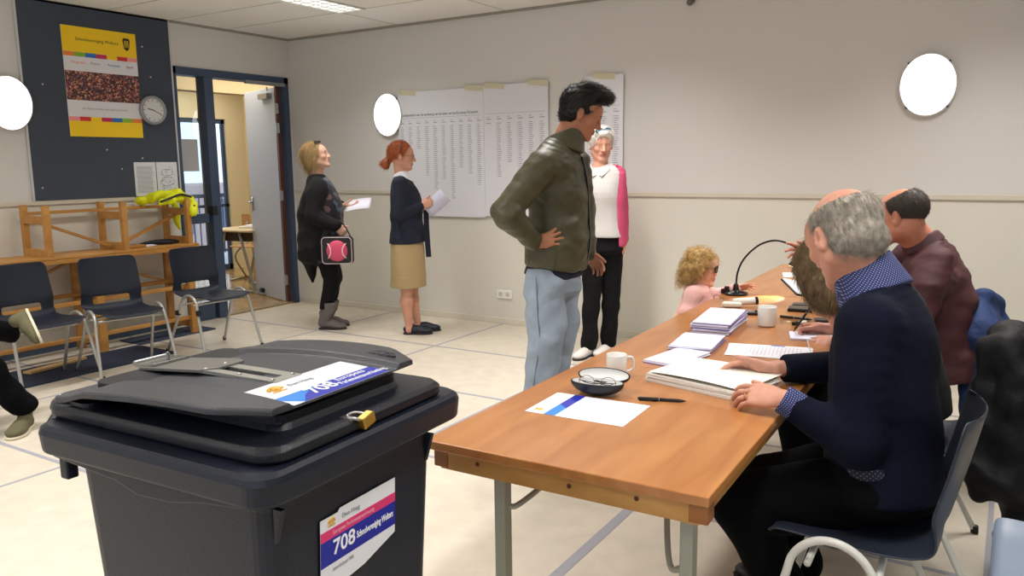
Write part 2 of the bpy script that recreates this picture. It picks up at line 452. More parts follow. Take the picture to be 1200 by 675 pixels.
def eyes(H, parent, iris=(70, 50, 35), brow=(40, 30, 25), browr=.0028):
    for s in (-1, 1):
        mb = MB(); c = H.w(s*.03, .0755, .0005); M = frame_m(c, H.d(1, 0, 0), H.d(0, 1, 0))
        r = .0122*H.s
        prof = [(r*math.sin(a), -r*math.cos(a)) for a in np.linspace(.01, math.pi-.01, 10)]
        A = M @ Matrix.Rotation(-math.pi/2, 4, 'X')
        mb.m(0).lathe(prof, 14, A)
        mb.m(1).lathe([(.0001, r+.0004), (.0052*H.s, r-.0012*H.s)][::-1], 12, A)
        mb.build('eye', [mat('eye_white', (225, 220, 212), .25), mat('iris_%d' % iris[0], iris, .2)], parent, True, world=True)
        mb = MB(); path = [H.w(s*x, y, z) for x, y, z in ((.013, .0945, .0205), (.024, .0945, .0245), (.036, .0885, .0245), (.047, .078, .0195))]
        mb.tube(path, [browr*.7*H.s, browr*1.3*H.s, browr*1.1*H.s, browr*.5*H.s], 6)
        mb.build('eyebrow', mat('brow_%d_%d' % brow[:2], brow, .9), parent, True, world=True)
def rot_v(v, ax, a):
    ax = nrm(ax); return v*math.cos(a)+np.cross(ax, v)*math.sin(a)+ax*(ax@v)*(1-math.cos(a))
def hand_ops(sh, W, d, t, s=1.0, curl=(.35, .45, .3), curls=None, thumb=(.75, .65, .3), tcurl=.35, spread=.07, palmdir=None):
    """W wrist, d towards the fingers, t towards the thumb side; palmdir: which way the palm looks"""
    d = nrm(d); t = V3(t); t = nrm(t-d*(t@d)); n = np.cross(d, t)
    if palmdir is not None and n@V3(palmdir) < 0: n = -n
    W = V3(W)
    sh.sec(W-d*.01*s, W+d*.045*s, (.024*s, .018*s), (.036*s, .0165*s), t, .01*s, .01*s)
    sh.sec(W+d*.04*s, W+d*.083*s, (.037*s, .0155*s), (.039*s, .0125*s), t, .01*s, .008*s)
    sh.ell(W+d*.035*s+t*.022*s+n*.008*s, np.array([.017, .03, .014])*s, np.stack([t, d, n]), .01*s)
    ks = ((.030, .088, .071, .0088), (.0105, .092, .079, .0088), (-.0095, .089, .073, .0083), (-.0285, .081, .058, .0073))
    for i, (a, b, L, r) in enumerate(ks):
        c = curls[i] if curls else curl
        p = W+(t*a+d*b)*s; v = nrm(d+t*spread*(1.5-i)); ax = np.cross(v, n)
        sh.cone(W+(t*a*.8+d*b*.6)*s, p, .0095*s, r*1.08*s, .006*s)
        rr = r*s
        for j, (fr, ca) in enumerate(zip((.45, .3, .25), c)):
            v = rot_v(v, ax, ca); q = p+v*L*fr*s
            sh.cone(p, q, rr*(1.04-.06*j), rr*(.96-.07*j), .002*s); p = q
    b = W+(d*.018+t*.018+n*.004)*s
    td = nrm(d*thumb[0]+t*thumb[1]+n*thumb[2]); q = b+td*.043*s
    sh.cone(b, q, .0145*s, .0115*s, .008*s)
    td2 = nrm(td+d*tcurl*1.0+n*tcurl*.5); q2 = q+td2*.032*s; sh.cone(q, q2, .0108*s, .0095*s, .004*s)
    td3 = nrm(td2+d*tcurl*.8+n*tcurl*.2); q3 = q2+td3*.024*s; sh.cone(q2, q3, .0098*s, .008*s, .003*s)
def shoe(name, ankle, toe, m_up, m_sole, parent, L=.27, w=.047, hgt=.07, collar=True, heel=.0, up=(0, 0, 1), h=.005):
    """ankle point above the heel, toe direction; sole lies in the plane square to up"""
    up = nrm(up); f = V3(toe); f = nrm(f-up*(f@up)); r = np.cross(f, up); a = V3(ankle)
    heelp = a-f*.05*L/.27
    sh = Shape(); M = np.stack([r, f, up])
    sc = L/.27
    def q(y, z, x=0): return heelp+f*y*sc+up*z+r*x
    sh.ell(q(.045, .035+heel), (w*.78, .05*sc, .038), M, .02)
    sh.ell(q(.12, .038+heel*.6), (w*.82, .07*sc, .04), M, .03)
    sh.ell(q(.195, .03), (w*1.02, .075*sc, .03), M, .03)
    if collar: sh.cone(q(.055, .055+heel), q(.05, hgt+heel), .036, .038, .02)
    sh.cut(q(0, .012), -up)
    build_shape(name, sh, m_up, parent, h)
    sl = Shape(); sl.ell(q(.05, .012+heel*.5), (w*.86, .057*sc, .05), M, .02); sl.ell(q(.13, .01), (w*.86, .075*sc, .05), M, .03); sl.ell(q(.195, .01), (w*1.1, .08*sc, .05), M, .03)
    sl.cut(q(0, .016), up); sl.cut(q(0, .0), -up)
    build_shape('sole', sl, m_sole, parent, h)
def ribbon(mb, pts, w, th=.003, nrm_=(0, 0, 1)):
    """flat strap along a path"""
    P = [Vector(p) for p in pts]; rings = []
    for i, p in enumerate(P):
        t = (P[min(i+1, len(P)-1)]-P[max(i-1, 0)]).normalized(); n = Vector(nrm_); s = t.cross(n).normalized(); n = s.cross(t)
        rings.append([p+s*w/2+n*th/2, p-s*w/2+n*th/2, p-s*w/2-n*th/2, p+s*w/2-n*th/2])
    return mb.loft(rings)

PT = {'sign': (-0.836, 0.140, 0.929), 'desk': (-1.220, 0.360, 0.000), 'cchair': (-1.850, 0.920, 0.000), 'lampbase': (5.288, -1.902, 0.750), 'neck0': (5.288, -1.902, 0.773), 'neck1': (5.293, -1.899, 0.865), 'neck2': (5.321, -1.881, 0.941), 'neck3': (5.381, -1.844, 1.008), 'neck4': (5.448, -1.802, 1.034), 'neck5': (5.510, -1.764, 1.020), 'neck6': (5.560, -1.732, 0.983), 'neck7': (5.550, -1.738, 0.938)}
# ================================================================== the room
H_ = 2.755; ZR = 1.193; XR, YF = 8.9, -8.6
M_wall = mat('wall_paint', (212, 210, 207), .85, bump=.08, bscale=220)
M_wall_lo = mat('wall_paint_lower', (216, 212, 202), .8, bump=.08, bscale=220)
M_trim = mat('trim_paint', (205, 198, 182), .5)
M_base = mat('skirting', (214, 207, 192), .5)
def st(name, mb, m, **k):
    o = mb.build(name, m, **k); o['kind'] = 'structure'; return o
# floor: cream linoleum with a fine mottling, laid in sheets
mf = mat('linoleum', (205, 196, 180), .42, var=.07, scale=9, spec=.4)
st('floor', MB().box((0, YF, -.1), (XR, 0, 0)), mf)
b = MB()
for k in range(1, 7): b.box((k*1.3035-(.02 if k == 4 else .012), YF+.01, .0), (k*1.3035+(.024 if k == 4 else .008), -.01, .0012))
for k in range(0, 8):
    y = -1.04-k*1.0
    b.box((.01, y-.012, .0), (XR-.01, y+.012, .0014))
st('floor_seam_strips', b, mat('seam_grey', (154, 154, 164), .5))
# ceiling: mineral tiles 1.2 x .6
mc = mat('ceiling_tile', (238, 237, 234), .9, bump=.15, bscale=300)
st('ceiling', MB().box((0, YF, H_), (XR, 0, H_+.1)), mc)
b = MB()
for k in range(1, 8): b.box((k*1.2+.28-.003, YF, H_-.003), (k*1.2+.28+.003, -.002, H_+.001))
for k in range(1, 15): b.box((0.002, -.18-.6*k-.003, H_-.003), (XR, -.18-.6*k+.003, H_+.001))
st('ceiling_tile_joint', b, mat('tile_joint', (186, 182, 170), .8))
# back wall
st('wall_back', MB().m(1).box((-.12, 0, 0), (XR+.12, .12, ZR)).m(0).box((-.12, 0, ZR), (XR+.12, .12, H_)), [M_wall, M_wall_lo])
st('trim_1', MB().box((0, -.016, ZR-.018), (XR, .0, ZR+.018)), M_trim, bevel=.004)
st('baseboard_back', MB().box((0, -.012, 0), (XR, 0, .055)), M_base, bevel=.003)
st('ceiling_shadow_line', MB().box((0, -.02, H_-.02), (XR, 0, H_)).box((0, YF, H_-.02), (.02, 0, H_)), mat('shadow_gap', (150, 146, 136), .7))  # solid strip under the ceiling; the gap's shade is put into its grey
# left wall with the door opening
DY0, DY1, DZ = -1.42, -.045, 2.36
b = MB()
b.m(1).box((-.12, YF-.12, 0), (0, DY0, ZR)).m(0).box((-.12, YF-.12, ZR), (0, DY0, H_))
b.box((-.12, DY0, DZ), (0, DY1, H_)).box((-.12, DY1, 0), (0, 0, H_))
st('wall_left', b, [M_wall, M_wall_lo])
st('trim_3', MB().box((0, YF, ZR-.018), (.016, DY0-.002, ZR+.018)), M_trim, bevel=.004)
st('baseboard_left', MB().box((0, YF, 0), (.012, DY0, .06)), mat('skirting_dark', (70, 84, 104), .5), bevel=.003)
# right wall and the window wall behind the camera
st('wall_right', MB().box((XR, YF-.12, 0), (XR+.12, 0, H_)), M_wall)
b = MB(); wins = [(.9, 3.3), (3.9, 6.3), (6.7, 8.5)]
b.box((0, YF-.12, 0), (XR, YF, .95)).box((0, YF-.12, 2.35), (XR, YF, H_))
xs = [0]+[v for w in wins for v in w]+[XR]
for i in range(0, len(xs), 2): b.box((xs[i], YF-.12, .95), (xs[i+1], YF, 2.35))
st('wall_front', b, M_wall)
for i, (a, c) in enumerate(wins):
    b = MB()
    for x in (a, (a+c)/2-.025, c-.05): b.box((x, YF-.09, .95), (x+.05, YF-.03, 2.35))
    b.box((a, YF-.09, .95), (c, YF-.03, 1.0)).box((a, YF-.09, 2.3), (c, YF-.03, 2.35))
    st('window_%d' % (i+1), b, mat('window_frame', (60, 72, 92), .4))
# ------------------------------------------------------------------ door frame, side light and open leaf
M_frame = mat('door_frame_paint', (58, 74, 100), .4)
M_glass = mat('glass', (235, 242, 245), .0, trans=1.0, ior=1.45, spec=.5)
fr = MB()
fr.box((-.13, DY0, 0), (.02, DY0+.05, DZ)).box((-.13, DY1-.06, 0), (.02, DY1, DZ)).box((-.13, DY0, DZ-.07), (.02, DY1, DZ))
fr.box((-.1, -1.085, 0), (.025, -.985, DZ-.07))
fr.box((-.09, DY0+.05, 0), (.0, -1.11, .16)).box((-.09, DY0+.05, .93), (.0, -1.11, 1.02))
door = fr.build('door_1', M_frame, bevel=.004); door['kind'] = 'structure'
g = MB().box((-.05, DY0+.05, .16), (-.042, -1.11, .93)).box((-.05, DY0+.05, 1.02), (-.042, -1.11, DZ-.07)).build('glass_pane', M_glass, door)
MB().box((-.04, -1.09, 1.0), (.034, -1.03, 1.09)).build('lock_plate', mat('frame_dark', (25, 30, 38), .4), door, bevel=.006)
MB().box((.0, -.60, DZ-.095), (.03, -.1, DZ-.06)).build('closer_rail', mat('steel', (170, 172, 174), .3, metal=.9), door, bevel=.004)
st('trim_4', MB().box((-.13, -.985, 0), (.0, -.105, .012)), mat('threshold', (150, 128, 92), .5))
lr = thing('door_leaf', 'pale grey door leaf standing open into the corridor beside the dark frame', 'door', (-.075, -.115, 0), math.radians(180-19))
M_leaf = mat('door_leaf_paint', (196, 202, 214), .45)
MB().box((.0, -.02, .012), (.86, .02, 2.27)).build('leaf_panel', M_leaf, lr, bevel=.002)
MB().box((-.018, -.022, .012), (.03, .0225, 2.27)).build('edge_band', mat('brown_edge', (84, 44, 28), .5), lr)
for z in (.25, 1.15, 1.85, 2.05):
    MB().box((-.045, .016, z-.05), (.03, .03, z+.05)).tube([(-.02, .032, z-.055), (-.02, .032, z+.055)], .009, 8).build('hinge', mat('steel', (170, 172, 174), .3, metal=.9), lr)
MB().box((.12, .02, 2.16), (.36, .07, 2.22)).tube([(.14, .05, 2.24), (-.0, .11, 2.26)], .01, 6).build('closer', mat('steel', (170, 172, 174), .3, metal=.9), lr, bevel=.004)
MB().tube([(.80, .02, 1.06), (.80, .07, 1.06), (.79, .075, 1.06), (.68, .075, 1.06)], .010, 8).box((.775, .02, .96), (.825, .028, 1.12)).build('door_handle', mat('steel', (170, 172, 174), .3, metal=.9), lr, smooth=True)
MB().box((.6, .02, .04), (.68, .06, .09)).build('floor_catch', mat('frame_dark', (25, 30, 38), .4), lr, bevel=.01)
# sign hanging from the handle
sg = thing('door_hanger_sign', 'white and yellow paper sign hanging from the handle of the open door', 'sign', PT['sign'], math.radians(180-19))
MB().box((-.09, -.002, -.24), (.09, .002, .0)).build('sheet', mat('paper_white', (236, 236, 240), .7), sg)
MB().box((-.088, .002, -.238), (.088, .0028, -.15)).build('yellow_band', mat('sign_yellow', (240, 196, 84), .6), sg)
MB().tube([(-.02, 0, 0), (0, 0, .06), (.02, 0, 0)], .0015, 5).build('cord', mat('paper_white', (236, 236, 240), .7), sg)
pg = tag(MB().box((-.0425, -.1, -.148), (-.041, .1, .148)).build('glass_notice', mat('paper_grey', (176, 176, 180), .7)), 'grey sheet of paper stuck on the glass pane beside the door', 'paper'); pg.location = (0, -1.253, 1.567)
# ------------------------------------------------------------------ corridor beyond
M_cy = mat('corridor_wall', (224, 212, 178), .8)
M_par = wood('parquet', (176, 140, 88), (206, 172, 116), .25, (1, 9, 9), 2.5, coat=.3)
st('floor_corridor', MB().box((-3.1, -3.2, -.1), (0, 4.6, 0)), M_par)
st('ceiling_corridor', MB().box((-3.1, -3.2, 2.62), (-.12, 4.6, 2.72)), mat('corridor_ceiling', (232, 216, 172), .8))
st('wall_corridor_near', MB().box((-3.1, -3.3, 0), (-.12, -3.2, 2.62)), M_cy)
st('wall_corridor_side', MB().box((-.13, .12, 0), (-.12, 4.6, 2.62)).box((-3.1, 4.6, 0), (-.12, 4.7, 2.62)), M_cy)
b = MB(); GX = -3.0
b.box((GX-.1, 1.56, 0), (GX, 4.6, 2.62)).box((GX-.1, -3.2, 2.12), (GX, 1.56, 2.62)).box((GX-.1, -3.2, 0), (GX, -1.6, 2.12))
st('wall_corridor_far', b, M_cy)
st('beam_corridor', MB().box((-1.5, -3.2, 2.3), (-1.3, 2.2, 2.62)), mat('corridor_beam', (196, 176, 140), .8))
st('pillar_corridor', MB().box((-1.75, .84, 0), (-1.70, 1.0, 2.62)), mat('corridor_pillar', (196, 168, 112), .7))
wf = MB()
for y in (-1.6, -.8, .0, .80, 1.5): wf.box((GX-.06, y, 0), (GX-.02, y+.045, 2.12))
wf.box((GX-.08, -1.6, 2.06), (GX-.02, 1.56, 2.12)).box((GX-.08, -1.6, .0), (GX-.02, 1.56, .08)).box((GX-.06, .80, .9), (GX-.02, 1.56, .94))
wo = st('window_4', wf, M_frame)
MB().box((GX-.052, -1.6, .05), (GX-.046, 1.56, 2.1)).build('glass_pane', M_glass, wo)
# the balcony outside
st('ground_balcony', MB().box((-5.2, -3.2, -.12), (GX-.1, 7, -.02)), mat('balcony_slab', (190, 196, 205), .8))
rl = thing('balcony_railing', 'dark bar railing on the balcony outside the corridor windows', 'railing', (-4.4, 0, -.02))
r1 = MB().box((-.03, -3.2, 1.0), (.03, 6.9, 1.06)).box((-.02, -3.2, .12), (.02, 6.9, .16)); r1.build('rail', M_frame, rl)
b = MB()
for k in range(90): b.box((-.008, -3.1+k*.11, .1), (.008, -3.084+k*.11, 1.02))
b.build('bars', M_frame, rl)
hz = thing('apartment_block', 'hazy brick houses seen beyond the balcony railing', 'building', (-30, 12, -6))
MB().box((-3, -30, 0), (3, 30, 6.6)).build('wall', mat('far_brick', (178, 160, 160), .9, var=.1, scale=.6), hz)
b = MB()
for k in range(24): b.box((2.9, -28+k*2.4, 4.3), (3.05, -27+k*2.4, 5.9))
b.build('windows', mat('far_window', (90, 105, 130), .3), hz)
# desk and wooden chair in the corridor
dk = thing('school_desk', 'small beige school desk with tubular legs out in the corridor', 'desk', PT['desk'], math.radians(6))
MB().rbox((-.35, -.32, .71), (.35, .32, .735), .03).build('desk_top', mat('desk_beige', (206, 186, 150), .4), dk)
M_tube = mat('tube_grey', (168, 166, 160), .35, metal=.4)
for s in (-1, 1):
    MB().tube(smooth_path([(-.3, s*.27, .02), (.28, s*.27, .02), (.3, s*.27, .04), (.12, s*.27, .7)], 6), .016, 8).build('leg', M_tube, dk, smooth=True)
    MB().tube([(-.3, s*.27, .02), (-.1, s*.27, .7)], .016, 8).build('leg', M_tube, dk, smooth=True)
MB().box((-.25, -.25, .6), (.25, .25, .7)).build('drawer_tray', mat('dark_brown', (66, 48, 36), .6), dk)
ck = thing('school_chair', 'wooden school chair with a curved back behind the corridor desk', 'chair', PT['cchair'], math.radians(-80))
M_bw = wood('birch', (196, 146, 88), (216, 170, 112), .35, (1, 8, 8), 3)
b = MB(); rings = []
for k in range(13):
    a = (k/12-.5)*1.5; rings.append([(-.18+.05*(1-math.cos(a))*2, .26*math.sin(a)/math.sin(.75), z) for z in (.62, .64, .82, .84)])
b.loft(rings, close=False, caps=False); b.build('backrest', M_bw, ck, solid=.012)
MB().rbox((-.2, -.21, .44), (.2, .21, .455), .06).build('seat', M_bw, ck)
for s in (-1, 1):
    MB().tube(smooth_path([(-.17, s*.19, .75), (-.16, s*.19, .5), (-.05, s*.19, .43), (.1, s*.19, .3), (-.1, s*.2, .02)], 5), .012, 8).build('leg', M_tube, ck, smooth=True)
    MB().tube([(-.2, s*.2, .015), (.2, s*.2, .015)], .013, 8).build('leg', M_tube, ck, smooth=True)
cu = tag(MB().box((-.15, -.1, 0), (.15, .1, .02)).box((-.1, -.08, .02), (.14, .09, .034)).build('paper_pile', mat('paper_white', (236, 236, 240), .7), bevel=.003), 'small white pile of paper lying on the corridor desk', 'papers')
cu.location = Vector(PT['desk'])+Vector((.05, .05, .736)); cu.rotation_euler.z = .4
# ------------------------------------------------------------------ lamps
def wall_lamp(label, loc, rz):
    t = thing('wall_lamp', label, 'lamp', loc, rz, 'round wall lamps')   # local +x comes out of the wall
    R = Matrix.Diagonal((1, .84, 1, 1)) @ Matrix.Rotation(math.pi/2, 4, 'Y')
    MB().lathe([(.19, 0), (.205, .004), (.2085, .03), (.206, .0375), (.1985, .039)], 48, R).build('base_ring', mat('lamp_ring', (205, 203, 198), .35), t, True)
    MB().lathe([(.197*math.cos(a), .035+.022*math.sin(a)**.8 if a > 0 else .035) for a in np.linspace(0, math.pi/2*.995, 12)], 48, R).build('diffuser', emis('lamp_white', (250, 251, 255), 8.0), t, True)
    for a in (45, 135, 225, 315):
        MB().lathe([(.008, 0), (.008, .012), (.004, .014)], 8, Matrix.Translation((.03, .172*math.cos(math.radians(a)), .205*math.sin(math.radians(a)))) @ R).build('clip', mat('clip_dark', (60, 62, 66), .5), t)
    return t
wall_lamp('round glowing wall lamp left of the dark noticeboard', (.0, -2.84, 1.95), 0)
wall_lamp('round glowing wall lamp left of the large candidate list', (1.335, 0, 1.93), -math.pi/2)
wall_lamp('round glowing wall lamp above the seated officials at right', (5.972, 0, 1.93), -math.pi/2)
def ceiling_lamp(loc, label, first=None, en=30):
    t = thing('ceiling_light', label, 'light', loc, 0, 'recessed fluorescent ceiling lights')
    if first is None:
        fr = MB()
        for a in ((-.15, -.61, .15, -.6), (-.15, .6, .15, .61), (-.15, -.61, -.14, .61), (.14, -.61, .15, .61)): fr.box((a[0], a[1], -.012), (a[2], a[3], .004))
        fr.build('frame', mat('lamp_ring', (205, 203, 198), .35), t)
        lv = MB()
        for k in range(12): lv.box((-.14, -.56+k*.1, -.010), (.14, -.556+k*.1, .002))
        for x in (-.05, .05): lv.box((x-.002, -.6, -.010), (x+.002, .6, .002))
        lv.build('louvre', mat('louvre', (225, 225, 222), .25, metal=.5), t)
        MB().box((-.14, -.6, -.002), (.14, .6, .002)).build('diffuser', emis('tube_white', (250, 250, 240), 2.6), t)
    else:
        for ch in first.children: c = ch.copy(); COL.objects.link(c); c.parent = t
    L = bpy.data.lights.new('tube_light', 'AREA'); L.shape = 'RECTANGLE'; L.size = .28; L.size_y = 1.2; L.energy = en; L.color = (1, .965, .925); L.spread = math.radians(130)
    lo = bpy.data.objects.new('tube_light', L); COL.objects.link(lo); lo.parent = t; lo.location = (0, 0, -.013)
    return t
CL = ceiling_lamp((1.63, -1.4, H_-.003), 'recessed fluorescent light in the ceiling near the corner by the door')
for x, y, e_ in ((1.63, -4.4, 26), (1.63, -7.0, 14), (4.03, -1.6, 30), (4.03, -4.4, 26), (4.03, -7.0, 10), (6.43, -1.6, 30), (6.43, -4.4, 14), (6.43, -7.0, 5)):
    ceiling_lamp((x, y, H_-.003), 'recessed fluorescent ceiling light outside the picture', CL, e_)
# daylight through the windows of the front wall
for i, (a, c) in enumerate(wins):
    L = bpy.data.lights.new('daylight', 'AREA'); L.shape = 'RECTANGLE'; L.size = c-a; L.size_y = 1.4; L.energy = 6; L.color = (.86, .93, 1)
    o = bpy.data.objects.new('daylight', L); COL.objects.link(o); o.location = ((a+c)/2, YF-.2, 1.65); o.rotation_euler = (math.radians(90), 0, 0)
L = bpy.data.lights.new('corridor_light', 'AREA'); L.shape = 'RECTANGLE'; L.size = .6; L.size_y = 2.4; L.energy = 52; L.color = (1, .93, .80)
o = bpy.data.objects.new('corridor_light', L); COL.objects.link(o); o.location = (-.8, 0.6, 2.58)
L = bpy.data.lights.new('corridor_light', 'AREA'); L.shape = 'RECTANGLE'; L.size = .6; L.size_y = 2.4; L.energy = 52; L.color = (1, .93, .80)
o = bpy.data.objects.new('corridor_light', L); COL.objects.link(o); o.location = (-2.3, 0.3, 2.58)
W = bpy.data.worlds.new('sky'); SC.world = W; W.use_nodes = True
W.node_tree.nodes['Background'].inputs[0].default_value = (.80, .88, 1, 1); W.node_tree.nodes['Background'].inputs[1].default_value = 3.0
# ------------------------------------------------------------------ things on the walls
bd = thing('noticeboard', 'tall dark grey noticeboard on the left wall reaching up to the ceiling', 'noticeboard', (.0, -2.07, 1.21))
MB().box((0, -.645, 0), (.02, .65, 1.54)).build('panel', mat('board_grey', (62, 70, 84), .75, var=.06, scale=3), bd)
MB().box((0, .65, 0), (.022, .665, 1.54)).box((0, -.66, 0), (.022, -.645, 1.54)).build('edge_strip', mat('paper_dull', (196, 196, 198), .5), bd)
for y, z in ((.38, 1.28), (.44, 1.03), (-.02, .40), (.1, .24), (.3, .33), (-.58, .1), (-.5, .9)):
    MB().lathe([(.007, 0), (.007, .004), (.002, .006)], 8, Matrix.Translation((.02, y, z)) @ Matrix.Rotation(math.pi/2, 4, 'Y')).build('pin', mat('pin', (210, 205, 195), .3), bd)
# poster
ps = thing('poster', 'yellow and white poster with a crowd photograph on the dark noticeboard', 'poster', (.0215, -2.39, 1.715))
PW, PH = .64, .87
MB().box((0, 0, 0), (.004, PW, PH)).build('sheet', mat('poster_white', (222, 224, 230), .5), ps)
for za, zb in ((PH-.2, PH), (0, .125)): MB().box((.004, 0, za), (.0048, PW, zb)).build('yellow_field', mat('poster_yellow', (246, 206, 24), .5), ps)
cols = [(232, 130, 60), (130, 176, 50), (40, 110, 190), (196, 40, 90), None, (206, 50, 40), (240, 150, 150)]
for nm, z, cc in (('top', PH-.235, cols), ('bottom', .125, [(240, 150, 150), (206, 50, 40), None, (196, 40, 90), (40, 110, 190), (130, 176, 50), (232, 130, 60)])):
    for i, c in enumerate(cc):
        MB().box((.0042, i*PW/7, z), (.005, (i+1)*PW/7, z+.034)).build('colour_square', mat('sq_%s' % (c[0] if c else 'y'), c or (246, 206, 24), .5), ps)
# crowd photograph: many tiny faces and clothes in warm and dark tones
m = bpy.data.materials.new('crowd_photo'); m.use_nodes = True; nt = m.node_tree; bb = nt.nodes['Principled BSDF']
tc = nt.nodes.new('ShaderNodeTexCoord'); v = nt.nodes.new('ShaderNodeTexVoronoi'); v.inputs['Scale'].default_value = 85
r = nt.nodes.new('ShaderNodeValToRGB'); nt.links.new(tc.outputs['Object'], v.inputs['Vector']); nt.links.new(v.outputs['Color'], r.inputs['Fac'])
E = r.color_ramp.elements; E[0].color = lin((28, 22, 34)); E[1].color = lin((214, 150, 116)); E[1].position = .8
for p, c in ((.42, (74, 42, 44)), (.55, (150, 78, 58)), (.66, (60, 56, 92))):
    e = E.new(p); e.color = lin(c)
nt.links.new(r.outputs[0], bb.inputs['Base Color']); bb.inputs['Roughness'].default_value = .5
MB().box((.0042, .0, .29), (.005, PW, .52)).build('photograph', m, ps)
def on_wall_left(o, y, z, x): return Matrix.Translation(Vector(o)) @ Matrix.Translation((x, y, z)) @ Matrix(((0, 0, 1, 0), (1, 0, 0, 0), (0, 1, 0, 0), (0, 0, 0, 1)))
PL = ps.location
text('headline', 'Schoolvereniging Wolters', .035, on_wall_left(PL, .11, PH-.115, .0052), mat('ink', (40, 38, 34), .6), ps)
for s_, y, c in (('Integratie', .06, (236, 130, 80)), ('Plezier', .22, (150, 150, 150)), ('Kwaliteit', .37, (60, 140, 210)), ('Sport', .535, (170, 90, 100))):
    text('word', s_, .03, on_wall_left(PL, y, .575, .0045), mat('ink_%d' % c[0], c, .6), ps)
text('line', 'De Wolters scholen, een begrip in de buurt', .022, on_wall_left(PL, .12, .215, .0045), mat('ink_150', (150, 150, 150), .6), ps)
mb = MB().m(0)
X0 = on_wall_left(PL, .54, PH-.15, .0052)
mb.prism([(-.022, .09), (-.012, .105), (.034, .105), (.044, .09), (.034, .02), (.011, .0), (-.012, .02)], 0, .0006, X0)
mb.m(1)
for k in (-.006, .008, .022): mb.prism([(k, .028), (k+.005, .028), (k+.007, .085), (k, .085)], .0006, .001, X0)
mb.build('crest', [mat('ink', (40, 38, 34), .6), mat('poster_yellow', (246, 206, 24), .5)], ps, world=True)
# clock
ck2 = thing('wall_clock', 'round grey clock with white dial on the right edge of the noticeboard', 'clock', (.021, -1.645, 1.955))
R = Matrix.Rotation(math.pi/2, 4, 'Y')
MB().lathe([(.125, 0), (.128, .02), (.12, .04), (.104, .036), (.1, .022)], 40, R).build('rim', mat('clock_rim', (150, 154, 160), .35, metal=.3), ck2, True)
MB().lathe([(.104, .0), (.104, .024)], 40, R).build('dial', mat('dial', (216, 218, 220), .5), ck2)
b = MB()
for k in range(12):
    a = k*math.pi/6; b.box((.0245, -.002, .078), (.0255, .002, .094 if k % 3 else .094), Matrix.Rotation(a, 4, 'X'))
b.build('hour_marks', mat('ink', (40, 38, 34), .6), ck2)
MB().box((.026, -.0035, -.012), (.027, .0035, .055), Matrix.Rotation(math.radians(78), 4, 'X')).build('hour_hand', mat('ink', (40, 38, 34), .6), ck2)
MB().box((.028, -.0025, -.015), (.029, .0025, .082), Matrix.Rotation(math.radians(-115), 4, 'X')).build('minute_hand', mat('ink', (40, 38, 34), .6), ck2)
# two printed sheets low on the board
def printed(mb, w, h, m=.1, rows=20, z=.001, seed=0, M=None, jitter=.5, rh=.4):
    r = random.Random(seed); dy = h*(1-2*m)/rows
    for k in range(rows):
        y = h*(1-m)-dy*(k+1); e = w*(1-m)-r.random()*jitter*w*.6
        mb.box((w*m, y, 0), (max(e, w*.3), y+dy*rh, z), M)
for i, (y, lab) in enumerate(((-1.86, 'white printed sheet of text pinned low on the noticeboard'), (-1.645, 'white sheet with a drawing pinned beside the text sheet on the noticeboard'))):
    p = thing('notice_sheet', lab, 'paper', (.0215, y, 1.212), 0)
    MB().box((0, 0, 0), (.0015, .207, .293)).build('sheet', mat('poster_white', (222, 224, 230), .5), p)
    b = MB(); M = on_wall_left((0, 0, 0), 0, 0, .0016)
    if i == 0: printed(b, .207, .293, .1, 26, .0006, 3, M, .2, .3)
    else:
        for a, c, s_ in ((.1, .2, .05), (.1, .12, .062), (.1, .05, .04)):
            b.tube([M @ Vector((a+s_*math.cos(t)*1.1, c+s_*.6*math.sin(t), .0006)) for t in np.linspace(0, 6.28, 24)], .0012, 4)
        for k in range(60): x, y_ = random.uniform(.04, .17), random.uniform(.03, .25); b.box((x, y_, 0), (x+.012, y_+.003, .0006), M)
    b.build('print', mat('ink_soft', (110, 112, 118), .7), p)
# candidate list on the back wall: two large sheets and a narrow one behind the people
def on_wall_back(x, z, y): return Matrix.Translation((x, -y, z)) @ Matrix(((1, 0, 0, 0), (0, 0, -1, 0), (0, 1, 0, 0), (0, 0, 0, 1)))
M_list = mat('list_paper', (220, 221, 228), .6); M_print = mat('print_grey', (156, 158, 168), .7)
def big_sheet(label, x0, x1, z0, z1, columns, head, seed):
    t = thing('candidate_list', label, 'poster', (x0, 0, z0), 0, None)
    w, h = x1-x0, z1-z0
    MB().box((0, -.0215, 0), (w, -.0195, h)).build('sheet', M_list, t)
    b = MB(); r = random.Random(seed); M = on_wall_back(0, 0, .0215)
    n = len(columns)
    for i, rows in enumerate(columns):
        cx = w*(i+.25)/n; cw = w/n*.62
        b.box((cx, h-.295, 0), (cx+cw*.7, h-.287, .0006), M); b.box((cx, h-.275, 0), (cx+cw*.4, h-.270, .0006), M)
        for k in range(rows):
            y = h-.33-k*.0178; b.box((cx+cw*.05, y, 0), (cx+cw*(.40+.3*r.random()), y+.0062, .0006), M)
            b.box((cx-cw*.12, y, 0), (cx-cw*.04, y+.006, .0006), M)
    b.box((.02, h-.245, 0), (w-.03, h-.2425, .0006), M)
    b.build('printed_columns', M_print, t)
    if head: text('heading', head, .034, on_wall_back(x0+.03, z0+h-.232, .0217), mat('ink', (40, 38, 34), .6), t, xs=.85)
    mt = mat('masking_tape', (206, 200, 172), .6)
    for x in ((.12, w-.1) if w > .5 else (w/2,)):
        MB().box((x-.1, -.0235, h-.03), (x+.1, -.0215, h+.018), Matrix.Translation((x, 0, h)) @ Matrix.Rotation(.1, 4, 'Y') @ Matrix.Translation((-x, 0, -h))).build('tape', mt, t)
    return t
